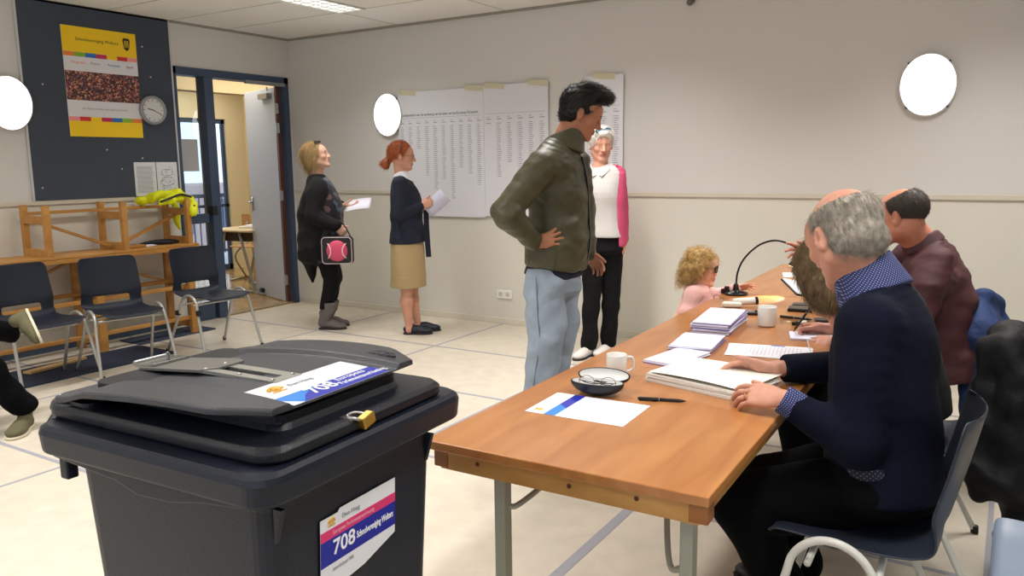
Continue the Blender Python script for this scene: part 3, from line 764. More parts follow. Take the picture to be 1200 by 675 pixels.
big_sheet('wide white candidate list with printed columns, taped right of the round lamp', 1.46, 2.44, .97, 2.13, [14, 20, 12, 26, 33, 28, 38, 22, 25, 31], 'Kandidatenlijst voor de verkiezing van de leden van het Europees Parlement', 1)
big_sheet('white candidate list with short printed columns behind the man in the jacket', 2.442, 3.1, .985, 2.135, [1, 27, 20, 24, 20, 23], None, 2)
big_sheet('narrow printed list on the wall behind the white-haired woman', 3.45, 3.79, 1.35, 2.15, [30, 22, 34], None, 3)
# socket
so = thing('power_socket', 'double white power socket low on the back wall', 'socket', (2.625, 0, .275))
MB().rbox((-.08, -.04, 0), (.08, .04, .016), .012, Matrix.Rotation(math.pi/2, 4, 'X')).build('plate', mat('plastic_white', (232, 230, 222), .4), so)
for s in (-.038, .038):
    c = MB().lathe([(.021, .0165), (.021, .018), (.019, .018), (.018, .008)], 20, Matrix.Translation((s, 0, 0)) @ Matrix.Rotation(math.pi/2, 4, 'X')).build('outlet', mat('socket_grey', (196, 194, 188), .4), so)
    MB().lathe([(.003, .009), (.003, .0105)], 8, Matrix.Translation((s-.009, 0, 0)) @ Matrix.Rotation(math.pi/2, 4, 'X')).lathe([(.003, .009), (.003, .0105)], 8, Matrix.Translation((s+.009, 0, 0)) @ Matrix.Rotation(math.pi/2, 4, 'X')).build('pin_hole', mat('ink', (40, 38, 34), .6), c)
sn = thing('motion_sensor', 'small grey sensor at the top of the back wall', 'sensor', (4.34, 0, 2.66))
MB().lathe([(.022, 0), (.026, .01), (.024, .07), (.012, .085)], 16, Matrix.Rotation(math.pi/2+.5, 4, 'X')).build('housing', mat('sensor_grey', (120, 112, 100), .5), sn, True)
MB().box((-.015, -.02, .02), (.015, 0, .09)).build('bracket', mat('plastic_white', (232, 230, 222), .4), sn, bevel=.003)
th = thing('light_switch', 'small white switch on the back wall beside the blonde woman', 'switch', (.25, 0, 1.5))
MB().rbox((-.02, -.02, 0), (.02, .02, .02), .008, Matrix.Rotation(math.pi/2, 4, 'X')).build('plate', mat('plastic_white', (232, 230, 222), .4), th)
MB().box((-.01, -.024, -.012), (.01, -.02, .012)).build('rocker', mat('socket_grey', (196, 194, 188), .4), th)
# ------------------------------------------------------------------ wooden bench furniture by the left wall
M_pine = wood('pine', (184, 126, 56), (212, 158, 86), .45, (3, .6, 3), 3.0)
lb = thing('slatted_bench', 'long golden pine bench standing on the floor behind the dark chairs', 'bench', (.0, -2.5, 0))
def bar(mb, a, b_, w, t): # rectangular bar from a to b
    a, b_ = Vector(a), Vector(b_); d = (b_-a); M = frame_m(a, d, Vector((1, 0, 0)) if abs(d.normalized().x) < .9 else Vector((0, 1, 0)))
    return mb.box((0, -w/2, -t/2), (d.length, w/2, t/2), M)
b = MB()
for k in range(4): b.box((.05+k*.1, -.93, .745), (.135+k*.1, .95, .775))
b.build('slatted_top', M_pine, lb, bevel=.004)
for y in (-.85, -.0, .84):
    for xx in (.07, .39): MB().box((xx, y-.03, 0), (xx+.04, y+.03, .745)).build('leg', M_pine, lb, bevel=.004)
    for za, zb in ((.36, .43), (.06, .12)): MB().box((.11, y-.02, za), (.39, y+.02, zb)).build('cross_rail', M_pine, lb, bevel=.003)
MB().box((.30, -.9, .40), (.35, .9, .43)).build('shelf_rail', M_pine, lb, bevel=.003); MB().box((.12, -.9, .44), (.17, .9, .47)).build('shelf_rail', M_pine, lb, bevel=.003)
MB().box((.36, -.9, .13), (.40, .9, .16)).build('low_rail', M_pine, lb, bevel=.003)
b = MB(); bar(b, (.12, .82, .45), (.12, .05, .72), .03, .018); bar(b, (.12, -.8, .45), (.12, -.05, .72), .03, .018); b.build('brace', M_pine, lb)
ub = thing('upturned_bench', 'golden pine bench stacked upside down on the other, its leg frames in the air', 'bench', (.0, -2.5, .776))
b = MB()
for k in range(4): b.box((.04+k*.1, -.98, 0), (.125+k*.1, .94, .022))
b.build('slatted_top', M_pine, ub, bevel=.004)
for y in (-.33-.0, .29, .9):
    y = {-.33: -.37, .29: .29, .9: .9}[y]
for y in (-.34, .275, .875):
    for xx in (.05, .36): MB().box((xx, y-.022, .02), (xx+.045, y+.022, .41)).build('leg', M_pine, ub, bevel=.004)
    for za, zb in ((.27, .33), (.02, .08)): MB().box((.095, y-.02, za), (.36, y+.02, zb)).build('cross_rail', M_pine, ub, bevel=.003)
MB().box((.055, -.34, .33), (.085, .87, .355)).build('top_rail', M_pine, ub, bevel=.003)
b = MB(); bar(b, (.23, -.30, .27), (.23, .24, .05), .035, .02); bar(b, (.23, .86, .27), (.23, .31, .05), .035, .02); b.build('brace', M_pine, ub)
# items lying on it
tg = tag(MB().tube(smooth_path([(-.16, -.06, .012), (-.05, .05, .02), (.08, .03, .03), (.2, .06, .012), (.1, -.05, .016), (-.08, -.03, .024), (-.16, -.06, .012)], 8), .012, 8).box((-.2, -.05, 0), (.12, .05, .014)).build('strap_bundle', mat('frame_dark', (25, 30, 38), .4), smooth=False), 'dark strap bundle lying on the bench under the yellow vest', 'strap')
tg.location = (.24, -1.85, .80); tg.rotation_euler.z = 1.3
nb = tag(MB().box((-.05, -.08, 0), (.05, .08, .02)).build('wood_block', M_pine, bevel=.004), 'small wooden block on the bench beside the middle leg frame', 'block'); nb.location = (.3, -2.1, .80)
wp = tag(MB().box((-.06, -.1, 0), (.06, .08, .004)).box((-.05, -.08, .004), (.055, .06, .010)).build('folded_paper', mat('paper_white', (236, 236, 240), .7)), 'crumpled white paper on the bench beside the wooden block', 'paper'); wp.location = (.26, -1.98, .80)
# yellow vest
vs = thing('safety_vest', 'bright yellow vest with black trim draped over the end of the upturned bench', 'vest', (.22, -1.66, 1.15))
sh = Shape()
c0 = V3((.22, -1.66, 1.15))
sh.chain([c0+V3(p) for p in ((-.14, -.2, .02), (0, -.12, .065), (.1, .0, .06), (.12, .09, .035))], (.03, .045, .05, .035), .03)
sh.chain([c0+V3(p) for p in ((.16, -.22, .0), (.14, -.1, .04), (.1, .05, .05))], (.022, .04, .04), .03)
sh.chain([c0+V3(p) for p in ((-.14, .05, .04), (.0, .1, .05), (.16, .1, -.02), (.2, .07, -.09))], (.03, .035, .035, .02), .03)
sh.chain([c0+V3(p) for p in ((-.12, .12, .02), (-.12, .13, -.12), (-.11, .13, -.24))], (.03, .02, .018), .02)
sh.folds(.014, 38, (0, 1, 0), .5, 3)
build_shape('fabric', sh, mat('hi_vis', (226, 232, 20), .6), vs, .007)
b = MB()
b.tube(smooth_path([c0+V3(p) for p in ((.175, -.23, .02), (.19, -.12, .055), (.17, -.02, .075), (.17, .08, .05))], 6), .010, 6)
b.tube(smooth_path([c0+V3(p) for p in ((.2, .08, -.02), (.22, .07, -.09), (.2, .06, -.13))], 6), .009, 6)
b.build('black_trim', mat('frame_dark', (25, 30, 38), .4), vs, True, world=True)
# mats and plank
tag(MB().rbox((.44, -3.5, .0005), (.96, -2.23, .012), .02).build('floor_mat', mat('mat_blue', (38, 46, 66), .9, bump=.4, bscale=400)), 'dark blue floor mat under the two left chairs', 'mat')
tag(MB().rbox((.12, -2.2, .0005), (.44, -1.45, .010), .02).build('floor_mat', mat('mat_blue2', (52, 62, 82), .9, bump=.4, bscale=400)), 'narrow blue-grey mat along the wall under the right end of the bench', 'mat')
pk = tag(MB().box((-.04, -.24, 0), (.04, .24, .018)).build('wooden_plank', wood('plank', (196, 160, 104), (220, 188, 134), .6, (2, .5, 2), 3), bevel=.003), 'pale loose wooden plank lying on the dark mat under the left chair', 'plank')
pk.location = (.58, -2.98, .014); pk.rotation_euler.z = math.radians(12)
# ------------------------------------------------------------------ school chairs: moulded shell on two bent tube frames
M_shell = mat('shell_dark', (26, 32, 44), .5, spec=.35, bump=.06, bscale=500)
M_steel = mat('chair_tube', (176, 176, 172), .35, metal=.55)
M_foot = mat('foot_black', (20, 20, 22), .6)
def chair(label, loc, rz, group='dark moulded chairs with steel legs', shell=M_shell, tube=M_steel, slot=True):
    t = thing('stacking_chair', label, 'chair', loc, rz, group)   # local +x is the way the chair faces
    prof = smooth_path([(.225, 0, .425), (.205, 0, .443), (.12, 0, .44), (0, 0, .432), (-.1, 0, .432), (-.165, 0, .45), (-.195, 0, .50), (-.215, 0, .58), (-.24, 0, .68), (-.265, 0, .80), (-.27, 0, .815)], 4)
    n = len(prof); W_ = 20; vs = []; fs = []
    L_ = [0]
    for i in range(1, n): L_.append(L_[-1]+(prof[i]-prof[i-1]).length)
    for i, p in enumerate(prof):
        u = L_[i]/L_[-1]
        back = max(0, min(1, (p.z-.47)/.1))
        hw = .215-.01*(1-back) if u < .5 else .215-.02*(u-.5)
        if i < 3: hw -= (.02, .008, .002)[i]
        e = L_[-1]-L_[i]
        if e < .04: hw -= .04-math.sqrt(max(0, .04**2-(.04-e)**2))
        for j in range(W_+1):
            s = (j/W_-.5)*2; c = s*s
            vs.append((p.x+back*(.045*c), s*hw, p.z+(1-back)*.022*c*c))
    for i in range(n-1):
        for j in range(W_):
            s = ((j+.5)/W_-.5)*2; z = (prof[i].z+prof[i+1].z)/2
            if slot and .478 < z < .535 and prof[i].x < -.1 and abs(s) < (.56 if .485 < z < .528 else .5): continue
            fs.append((i*(W_+1)+j, i*(W_+1)+j+1, (i+1)*(W_+1)+j+1, (i+1)*(W_+1)+j))
    mb = MB(); mb.add(vs, fs); o = mb.build('shell', shell, t, True, sub=1, solid=.007)
    for s in (-1, 1):
        y = s*.235
        path = smooth_path([(.26, y+s*.03, .008), (.17, y+s*.01, .33), (.145, y, .42), (.09, y, .468), (.02, y, .468), (-.04, y, .42), (-.09, y+s*.005, .3), (-.23, y+s*.03, .008)], 6)
        MB().tube(path, .011, 10).build('leg_loop', tube, t, True)
        for p in (path[0], path[-1]): MB().tube([(p.x, p.y, 0), (p.x*.995, p.y, .03)], .014, 8).build('foot_cap', M_foot, t)
    MB().tube([(.11, -.235, .40), (.11, -.12, .405), (.11, .12, .405), (.11, .235, .40)], .010, 8).tube([(-.06, -.235, .385), (-.06, -.12, .405), (-.06, .12, .405), (-.06, .235, .385)], .010, 8).build('cross_bar', tube, t, True)
    return t
C1 = chair('dark moulded chair nearest the door, its slot showing daylight', (1.10, -1.99, 0), math.radians(-2))
for s in (-1, 1): pass
C2 = copy_tree(C1); C2.location = (1.12, -2.76, 0); C2.rotation_euler.z = math.radians(-12); C2['label'] = 'dark moulded chair in the middle of the three by the bench'
C3 = copy_tree(C1); C3.location = (.98, -3.28, 0); C3.rotation_euler.z = math.radians(0); C3['label'] = 'dark moulded chair at the left picture edge behind the raised shoe'
b = C1
MB().box((.165, -.262, .33), (.2, -.228, .37)).build('front_clip', M_foot, b, bevel=.005); MB().box((-.10, -.262, .31), (-.07, -.228, .35)).build('rear_clip', M_foot, b, bevel=.005)

# ================================================================== ballot bin
M_bin = mat('bin_plastic', (22, 28, 40), .38, spec=.4, bump=.12, bscale=300)
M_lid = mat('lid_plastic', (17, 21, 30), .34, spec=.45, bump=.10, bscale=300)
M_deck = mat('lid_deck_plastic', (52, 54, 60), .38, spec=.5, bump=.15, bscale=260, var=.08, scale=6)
bn = thing('ballot_bin', 'large dark grey wheeled bin with a slotted lid used as ballot box, in front', 'bin', (5.275, -5.055, 0), math.radians(2.5))
b = MB(); rings = []
for z, hx0, hx1, hy, r in ((.05, -.20, .20, .19, .04), (.09, -.22, .218, .20, .045), (.6, -.245, .238, .218, .045), (.9, -.262, .252, .230, .045), (.935, -.265, .256, .236, .045)):
    rings.append([(x, y, z) for x, y in rrect(hx0, -hy, hx1, hy, r, 6)])
b.loft(rings); b.build('body', M_bin, bn, smooth=False, bevel=.003)
b = MB(); rings = []
for z, g in ((.928, -.012), (.934, .0), (.970, .003), (.980, .0), (.986, -.008), (.986, -.03)):
    rings.append([(x, y, z) for x, y in rrect(-.305-g, -.281-g, .293+g, .281+g, .045, 7)])
b.loft(rings); b.build('rim', M_bin, bn, smooth=False, bevel=.004)
for s in (-1, 1):   # lip of the rim that hangs lower in the middle of each long side
    b = MB()
    pts = [(-.26, .945), (.24, .945), (.24, .925), (.14, .915), (.06, .90), (-.02, .897), (-.08, .912), (-.16, .918), (-.26, .925)]
    v = [(x, s*.270, z) for x, z in pts]+[(x, s*.25, z) for x, z in pts]; n = len(pts)
    b.add(v, [tuple(range(n)), tuple(range(n, 2*n))[::-1]]+[(i, (i+1) % n, n+(i+1) % n, n+i) for i in range(n)])
    b.build('grip_lip', M_bin, bn, bevel=.003)
b = MB()   # gussets under the rim at the front
for y in (-.222, .19):
    b = MB()
    b.add([(.25, y, .91), (.268, y, .91), (.25, y, .85), (.25, y+.01, .91), (.268, y+.01, .91), (.25, y+.01, .85)], [(0, 1, 2), (3, 5, 4), (0, 3, 4, 1), (1, 4, 5, 2), (2, 5, 3, 0)])
    b.build('gusset', M_bin, bn)
for s in (-1, 1):
    w = MB().lathe([(.03, -.02), (.095, -.022), (.1, -.012), (.1, .012), (.095, .022), (.03, .02)], 32, Matrix.Translation((-.19, s*.235, .1)) @ Matrix.Rotation(math.pi/2, 4, 'X')).build('wheel', mat('rubber', (24, 24, 26), .7), bn, False)
    MB().lathe([(.03, -.024), (.03, .024)], 16, Matrix.Translation((-.19, s*.235, .1)) @ Matrix.Rotation(math.pi/2, 4, 'X')).build('hub', M_bin, w)
MB().box((.12, -.16, .0), (.2, .16, .06)).build('foot', M_bin, bn, bevel=.01)
MB().tube([(-.30, -.2, .93), (-.37, -.2, .95), (-.385, -.185, .955), (-.385, .185, .955), (-.37, .2, .95), (-.30, .2, .93)], .016, 10).build('handle', M_bin, bn, True)
for s in (-1, 1): MB().box((-.31, s*.22-.012, .86), (-.285, s*.22+.012, .93)).build('handle_bracket', M_bin, bn, bevel=.004)
# lid
b = MB(); rings = []
for z, g in ((.984, -.004), (.992, .004), (1.006, .004), (1.014, -.004), (1.015, -.03)):
    rings.append([(x, y, z) for x, y in rrect(-.325-g, -.240-g, .272+g, .240+g, .045, 7)])
b.loft(rings)
b.loft([[(x, y, z) for x, y in rrect(-.29, -.165-e, .214+e, .165+e, .03, 5)] for z, e in ((1.012, .008), (1.025, .0), (1.04, 0))])
lid = b.build('lid', M_lid, bn, bevel=.003)
def ztop(x): t = (x+.322)/.55; return 1.014+.044*math.sin(math.pi*min(1, max(0, t*.60+.06)))
b = MB(); rows = []
xs_ = [-.322, -.315, -.29]+[-.27+.497*k/26 for k in range(27)]
def outer(x):
    t = (x+.322)/.55
    return .236+.014*math.sin(math.pi*t)-.045*max(0, t-.84)/.16-(.03*(1-min(1, (x+.322)/.03)))
for x in xs_:
    z = ztop(x); o_ = outer(x); w = .150; i_ = .139
    up = .010*min(1, max(0, (x+.26)/.06))
    sec = [(-o_, z+up-.012), (-o_, z+up-.003), (-o_+.006, z+up), (-w, z+up), (-i_, z), (i_, z), (w, z+up), (o_-.006, z+up), (o_, z+up-.003), (o_, z+up-.012), (w, z+up-.013), (-w, z+up-.013)]
    rows.append([(x, y, zz) for y, zz in sec])
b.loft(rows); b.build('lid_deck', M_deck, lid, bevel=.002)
b = MB()   # thick rear end of the lid that carries the hinge
b.loft([[(x, y, z) for x, y in rrect(-.328+e, -.242+e, -.235, .242-e, .03, 5)] for z, e in ((1.0, 0), (1.016, .004), (1.024, .016))]); b.build('hinge_block', M_deck, lid, bevel=.003)
for s in (-1, 1):   # end wall of each finger recess
    b = MB()
    y0, y1 = (s*.165, s*.232) if s > 0 else (s*.232, s*.165)
    b.loft([[(x, y, z) for x, y in rrect(-.315, y0, -.2, y1, .02, 4)] for z in (1.01, 1.022)])
    b.build('recess_end', M_lid, lid)
MZ = 1.0585
pl = MB()
for bx in ((-.045, -.062, -.02, .004), (.14, -.062, .165, .004), (-.02, -.062, .14, -.042), (-.02, -.020, .14, .004)): pl.box((bx[0]-.06, bx[1], MZ-.004), (bx[2]-.06, bx[3], MZ+.003))
M_brush = mat('brushed_steel', (178, 178, 172), .32, metal=.8)
sp = pl.build('slot_plate', M_brush, lid)
MB().box((-.08, -.042, MZ-.006), (.08, -.02, MZ-.001)).build('slot', mat('black_gap', (4, 4, 5), .9), sp)
for x, y in ((.15, -.055), (.15, -.004), (-.03, -.054), (-.03, -.006), (.06, -.052)): MB().lathe([(.004, MZ+.003), (.004, MZ+.005), (.002, MZ+.0058)], 8, Matrix.Translation((x-.06, y, 0))).build('rivet', mat('steel', (170, 172, 174), .3, metal=.9), sp)
Mf = Matrix.Translation((-.285, -.012, MZ-.026)) @ Matrix.Rotation(math.radians(-5.5), 4, 'Y')
fp = MB().prism([(0, -.05), (.19, -.058), (.222, -.03), (.222, .03), (.19, .05), (0, .045)], .006, .012, Mf).build('slot_cover_flap', mat('flap_grey', (112, 110, 106), .4, metal=.3), lid, bevel=.001)
b = MB().box((-.02, -.045, .010), (.045, .04, .018), Mf).tube([Mf @ Vector((-.02, -.045, .018)), Mf @ Vector((-.02, .04, .018))], .006, 8).tube([Mf @ Vector((.03, .0, .018)), Mf @ Vector((.03, .0, .034))], .004, 8).build('hinge', mat('zinc', (150, 152, 150), .25, metal=.9), fp, bevel=.001)
for s in (-.135, -.20):
    MB().box((-.325, s-.015, 1.004), (-.30, s+.015, 1.014)).tube([(-.312, s-.016, 1.016), (-.312, s+.016, 1.016)], .007, 8).build('hinge_pin', mat('zinc', (150, 152, 150), .25, metal=.9), lid)
# embossed maker's oval on the far wing, two rings and a bar
b = MB()
for cx, s_ in ((.15, .022), (.17, .014)): b.tube([(cx+s_*math.cos(t), .185+s_*.7*math.sin(t), ztop(.16)+.0105) for t in np.linspace(0, 6.283, 20)], .0018, 4)
b.box((.125, .175, ztop(.16)+.009), (.195, .178, ztop(.16)+.0125)); b.build('embossed_mark', M_deck, lid)
# sticker on the lid
M_blue = mat('sign_blue', (30, 44, 168), .35); M_cyan = mat('sign_cyan', (40, 130, 220), .35); M_sw = mat('sticker_white', (224, 226, 234), .35)
bw = bn.location; RB = Matrix.Translation(bw) @ Matrix.Rotation(math.radians(2.5), 4, 'Z')
zx = lambda x: ztop(x)
sl_ = math.atan2(ztop(.224)-ztop(.104), .12)
SL = Matrix.Translation((.224, -.137, ztop(.224)+.0014)) @ Matrix.Rotation(-sl_, 4, 'Y') @ Matrix.Diagonal((.87, .87, 1, 1)) @ Matrix(((0, -1, 0, 0), (1, 0, 0, 0), (0, 0, 1, 0), (0, 0, 0, 1)))
# sticker frame: x along the front edge, y towards the back
ls = MB().box((0, 0, 0), (.292, .142, .0006), SL).build('lid_sticker', M_sw, lid)
MB().add([SL @ Vector(p) for p in ((.03, 0, .0007), (.12, 0, .0007), (.12, .058, .0007), (.0, .058, .0007), (0, .045, .0007))], [(0, 1, 2, 3, 4)]).build('cyan_field', M_cyan, ls)
MB().add([SL @ Vector(p) for p in ((.03, 0, .001), (.292, 0, .001), (.292, .058, .001), (.13, .058, .001), (.09, .046, .001), (.06, .03, .001))], [(0, 1, 2, 3, 4, 5)]).build('blue_field', M_blue, ls)
MW = mat('print_white', (236, 238, 245), .5)
def tw(n, s_, size, x, y, M0, m_, par, xs=1.0, bold=0): return text(n, s_, size, M0 @ Matrix.Translation((x, y, .0016)), m_, par, ext=.0003, xs=xs, bold=bold)
tw('number', '708', .052, .075, .008, RB @ SL, MW, ls, bold=.0008)
tw('words', 'Europees', .024, .168, .034, RB @ SL, MW, ls); tw('words', 'Parlementsverkiezing', .024, .155, .010, RB @ SL, MW, ls, xs=.72)
def logo(par, M0, x, y, s_):
    mb = MB(); mb.tube([M0 @ Vector((x+s_*math.cos(t)*.5, y+s_*.42*math.sin(t)+s_*.5, .0012)) for t in np.linspace(0, math.pi, 14)], s_*.10, 5)
    mb.tube([M0 @ Vector((x+s_*math.cos(t)*.2, y+s_*.25*math.sin(t)+s_*.5, .0012)) for t in np.linspace(0, 6.28, 14)], s_*.09, 5)
    mb.box((x-s_*.55, y+s_*.1, .0006), (x+s_*.55, y+s_*.24, .0014), M0)
    mb.build('crest_logo', mat('logo_gold', (222, 170, 70), .4), par)
logo(ls, SL, .05, .082, .034)
tw('town', 'Den Haag', .017, .085, .092, RB @ SL, mat('print_grey', (156, 158, 168), .7), ls)
# sticker on the front face
SF = Matrix.Translation((.2465, -.122, .712)) @ Matrix.Rotation(math.radians(2.7), 4, 'Y') @ Matrix(((0, 0, 1, 0), (1, 0, 0, 0), (0, 1, 0, 0), (0, 0, 0, 1)))
fs_ = MB().prism([(0, .02), (.075, .0), (.115, .004), (.208, .03), (.208, .142), (.05, .142), (.045, .136), (.0, .136)], 0, .0006, SF).build('front_sticker', M_sw, bn)
MB().box((0, .094, .0007), (.208, .112, .001), SF).build('pink_band', mat('sign_pink', (214, 50, 110), .35), fs_)
MB().box((0, .046, .0007), (.208, .094, .001), SF).build('blue_band', mat('sign_blue2', (12, 26, 150), .35), fs_)
tw('number', '708', .040, .03, .053, RB @ SF, MW, fs_, bold=.0006)
tw('words', 'Schoolvereniging Wolters', .0185, .094, .062, RB @ SF, MW, fs_, xs=.55, bold=.0003)
tw('words', 'Europees Parlementsverkiezing', .012, .03, .0975, RB @ SF, mat('print_pink', (240, 160, 190), .5), fs_, xs=.75)
tw('town', 'Den Haag', .012, .055, .119, RB @ SF, mat('print_grey', (156, 158, 168), .7), fs_)
tw('small_print', 'stemlokaal 708', .009, .03, .03, RB @ SF, mat('print_grey', (156, 158, 168), .7), fs_)
logo(fs_, SF, .028, .116, .017)
# padlock on the front edge of the lid
pd = thing('padlock', 'small brass padlock locking the front edge of the ballot bin lid', 'padlock', RB @ Vector((.279, -.035, .990)), math.radians(2.5))
MB().box((-.008, .0, .0), (.010, .032, .022), Matrix.Rotation(.25, 4, 'X')).build('lock_body', mat('brass', (196, 158, 72), .3, metal=.85), pd, bevel=.003)
MB().tube(smooth_path([(0, .004, .016), (-.002, -.010, .022), (-.012, -.018, .026), (-.018, -.012, .028), (-.016, .004, .028), (-.004, .022, .022)], 6), .003, 8).build('shackle', mat('steel', (170, 172, 174), .3, metal=.9), pd, True)
MB().box((-.03, -.022, .020), (-.006, -.006, .025)).build('hasp', mat('steel', (170, 172, 174), .3, metal=.9), pd)
# ================================================================== tables
M_top = wood('table_top_wood', (178, 112, 58), (204, 140, 80), .3, (6, .9, 6), 2.6, coat=.25, scratches=True)
M_apr = wood('apron_wood', (196, 140, 70), (220, 168, 98), .45, (1.5, 6, 6), 3)
M_tleg = mat('table_leg_paint', (158, 160, 148), .4, metal=.1)
def table(label, loc, L_):
    t = thing('trestle_table', label, 'table', loc, math.radians(.9), 'long wooden folding tables')
    MB().box((-.374, 0, .726), (.374, L_, .75)).build('tabletop', M_top, t, bevel=.003)
    a = MB().box((-.345, .03, .668), (.345, .052, .726)).box((-.345, L_-.05, .668), (.345, L_-.03, .726))
    a.box((-.345, .052, .668), (-.323, L_-.05, .726)).box((.323, .052, .668), (.345, L_-.05, .726)); ap = a.build('apron', M_apr, t, bevel=.002)
    for s in (-1, 1): MB().box((s*.345-.024 if s > 0 else -.365, .028, .672), (.365 if s > 0 else -.321, .075, .724)).build('corner_block', wood('block_wood', (150, 92, 40), (176, 112, 56), .45) if 'block_wood' not in MATS else MATS['block_wood'], ap, bevel=.003)
    for x, z in ((-.23, .70), (.03, .695), (.2, .70)): MB().lathe([(.006, 0), (.006, .001)], 10, Matrix.Translation((x, .0295, z)) @ Matrix.Rotation(math.pi/2, 4, 'X')).build('knot', mat('knot_brown', (84, 48, 24), .6), ap)
    for y, dy in ((.13, 1), (L_-.13, -1)):
        for s in (-.218, .290): MB().box((s-.016, y-.019, 0), (s+.016, y+.019, .70)).build('leg', M_tleg, t, bevel=.003)
        MB().tube(smooth_path([(-.21, y+dy*.01, .555), (-.19, y+dy*.03, .55), (-.157, y+dy*.15, .59), (-.11, y+dy*.24, .70)], 5), .008, 8).tube(smooth_path([(.274, y+dy*.01, .50), (.235, y+dy*.03, .49), (.19, y+dy*.13, .58), (.17, y+dy*.22, .70)], 5), .008, 8).tube([(-.155, y+dy*.14, .582), (.188, y+dy*.14, .585)], .008, 8).build('brace', M_tleg, t, True)
    return t
TA = table('long brown wooden folding table in front, its near end clear of people', (5.629, -4.522, 0), 2.66)
TB = table('second wooden table at the far end of the row, under the desk lamp light', (5.629-.0157*2.67, -4.522+2.668, 0), 1.37)
Zt = .7505
def A4(name, label, cx, cy, rz, w=.21, l=.297, th=.0012, m=None, cat='paper', z=Zt, group=None):
    o = MB().box((-w/2, -l/2, 0), (w/2, l/2, th)).build(name, m or mat('paper_bright', (238, 238, 246), .6)); o.location = (cx, cy, z); o.rotation_euler.z = rz
    return tag(o, label, cat, group)
# form with the blue corner, lower left on the near table
p = thing('form_sheet', 'white form with a blue and yellow heading, lying on the near end of the table', 'paper', (5.505, -4.085, Zt), math.radians(-88))
MB().box((-.105, -.15, 0), (.105, .15, .0010)).build('sheet', mat('paper_bright', (238, 238, 246), .6), p)
MB().add([(x, y, .0013) for x, y in ((-.105, -.09), (.105, -.09), (.105, -.055), (-.105, -.055))][::1], [(0, 1, 2, 3)]).build('blue_stripe', M_blue, p)
MB().add([(x, y, .0016) for x, y in ((.0, -.09), (.105, -.09), (.105, -.055), (.03, -.055))][::1], [(0, 1, 2, 3)]).build('cyan_stripe', M_cyan, p)
MB().box((.06, -.135, .001), (.08, -.11, .0014)).build('crest_logo', mat('logo_gold', (222, 170, 70), .4), p)
bb = MB(); printed(bb, .19, .17, .05, 9, .0003, 5, Matrix.Translation((-.1, -.04, .0011)), .3, .15); bb.build('printed_lines', mat('print_faint', (208, 208, 220), .7), p)
# mugs
def mug(label, loc, rz, s=1.0):
    t = thing('mug', label, 'mug', loc, rz, 'white coffee mugs')
    MB().lathe([(.030*s, 0), (.037*s, .002), (.040*s, .008), (.0405*s, .088*s), (.0395*s, .0905*s), (.0375*s, .088*s), (.037*s, .012), (.0, .010)], 36).build('cup', mat('mug_white', (226, 226, 222), .25, coat=.3), t, True)
    MB().tube(smooth_path([(.038*s, 0, .078*s), (.060*s, 0, .076*s), (.068*s, 0, .055*s), (.064*s, 0, .030*s), (.039*s, 0, .018*s)], 6), .0055*s, 8).build('handle', mat('mug_white', (226, 226, 222), .25, coat=.3), t, True)
    MB().lathe([(.0372*s, .060*s), (.0001, .0605*s)], 30).build('coffee', mat('mug_inside', (180, 176, 168), .2), t)
mug('white mug with a handle behind the open glasses case', (5.43, -3.725, Zt), math.radians(35), .84)
mug('white mug standing beside the stacks of ballot papers and the tablet', (5.645, -2.66, Zt), math.radians(118), .95)
# glasses case, open, with spectacles inside
gc = thing('glasses_case', 'open black clamshell glasses case with white lining on the table', 'case', (5.468, -3.945, Zt), math.radians(8))
M_cb = mat('case_black', (22, 26, 34), .45); M_cw = mat('case_lining', (220, 220, 218), .7)
def shell(zf, rx_, ry_, dz, M=None, flip=1):
    mb = MB(); rings = []
    for k in range(9):
        a = (k/8)*math.pi/2*.98; rings.append([(rx_*math.sin(a+.02)*math.cos(t), ry_*math.sin(a+.02)*math.sin(t), flip*(dz-dz*math.cos(a))+(0)) for t in np.linspace(0, 2*math.pi, 33)[:-1]])
    return mb.loft([[(M @ Vector(q)) if M else q for q in r_] for r_ in rings], caps=False)
shell(0, .083, .040, .042, Matrix.Translation((0, -.005, .002))).build('lower_shell', M_cb, gc, True, solid=.003)
shell(0, .079, .037, .039, Matrix.Translation((0, -.005, .0055))).build('lower_lining', M_cw, gc, True)
Mu = Matrix.Translation((0, .030, .036)) @ Matrix.Rotation(math.radians(22), 4, 'X') @ Matrix.Translation((0, .034, -.030))
shell(0, .083, .036, .030, Mu).build('upper_shell', M_cb, gc, True, solid=.003)
shell(0, .079, .033, .026, Mu @ Matrix.Translation((0, 0, .0035))).build('upper_lining', M_cw, gc, True)
sp_ = thing('spectacles', 'thin metal spectacles lying in the open glasses case', 'glasses', (5.468, -3.945, Zt), math.radians(8))
b = MB()
for s in (-1, 1):
    b.tube([(s*.034+.024*math.cos(t), -.004+.006*math.sin(t), .040+.017*math.sin(t)) for t in np.linspace(0, 6.283, 20)], .0011, 5)
b.tube([(-.010, -.005, .044), (0, -.008, .048), (.010, -.005, .044)], .0011, 5); b.build('rims', mat('glasses_metal', (120, 100, 80), .3, metal=.8), sp_, True)
for s in (-1, 1): MB().tube(smooth_path([(s*.058, -.004, .044), (s*.03, .012, .030), (s*-.02, .004, .036), (s*-.05, -.012, .044)], 5), .0014, 5).build('temple_arm', mat('case_black', (22, 26, 34), .45), sp_, True)
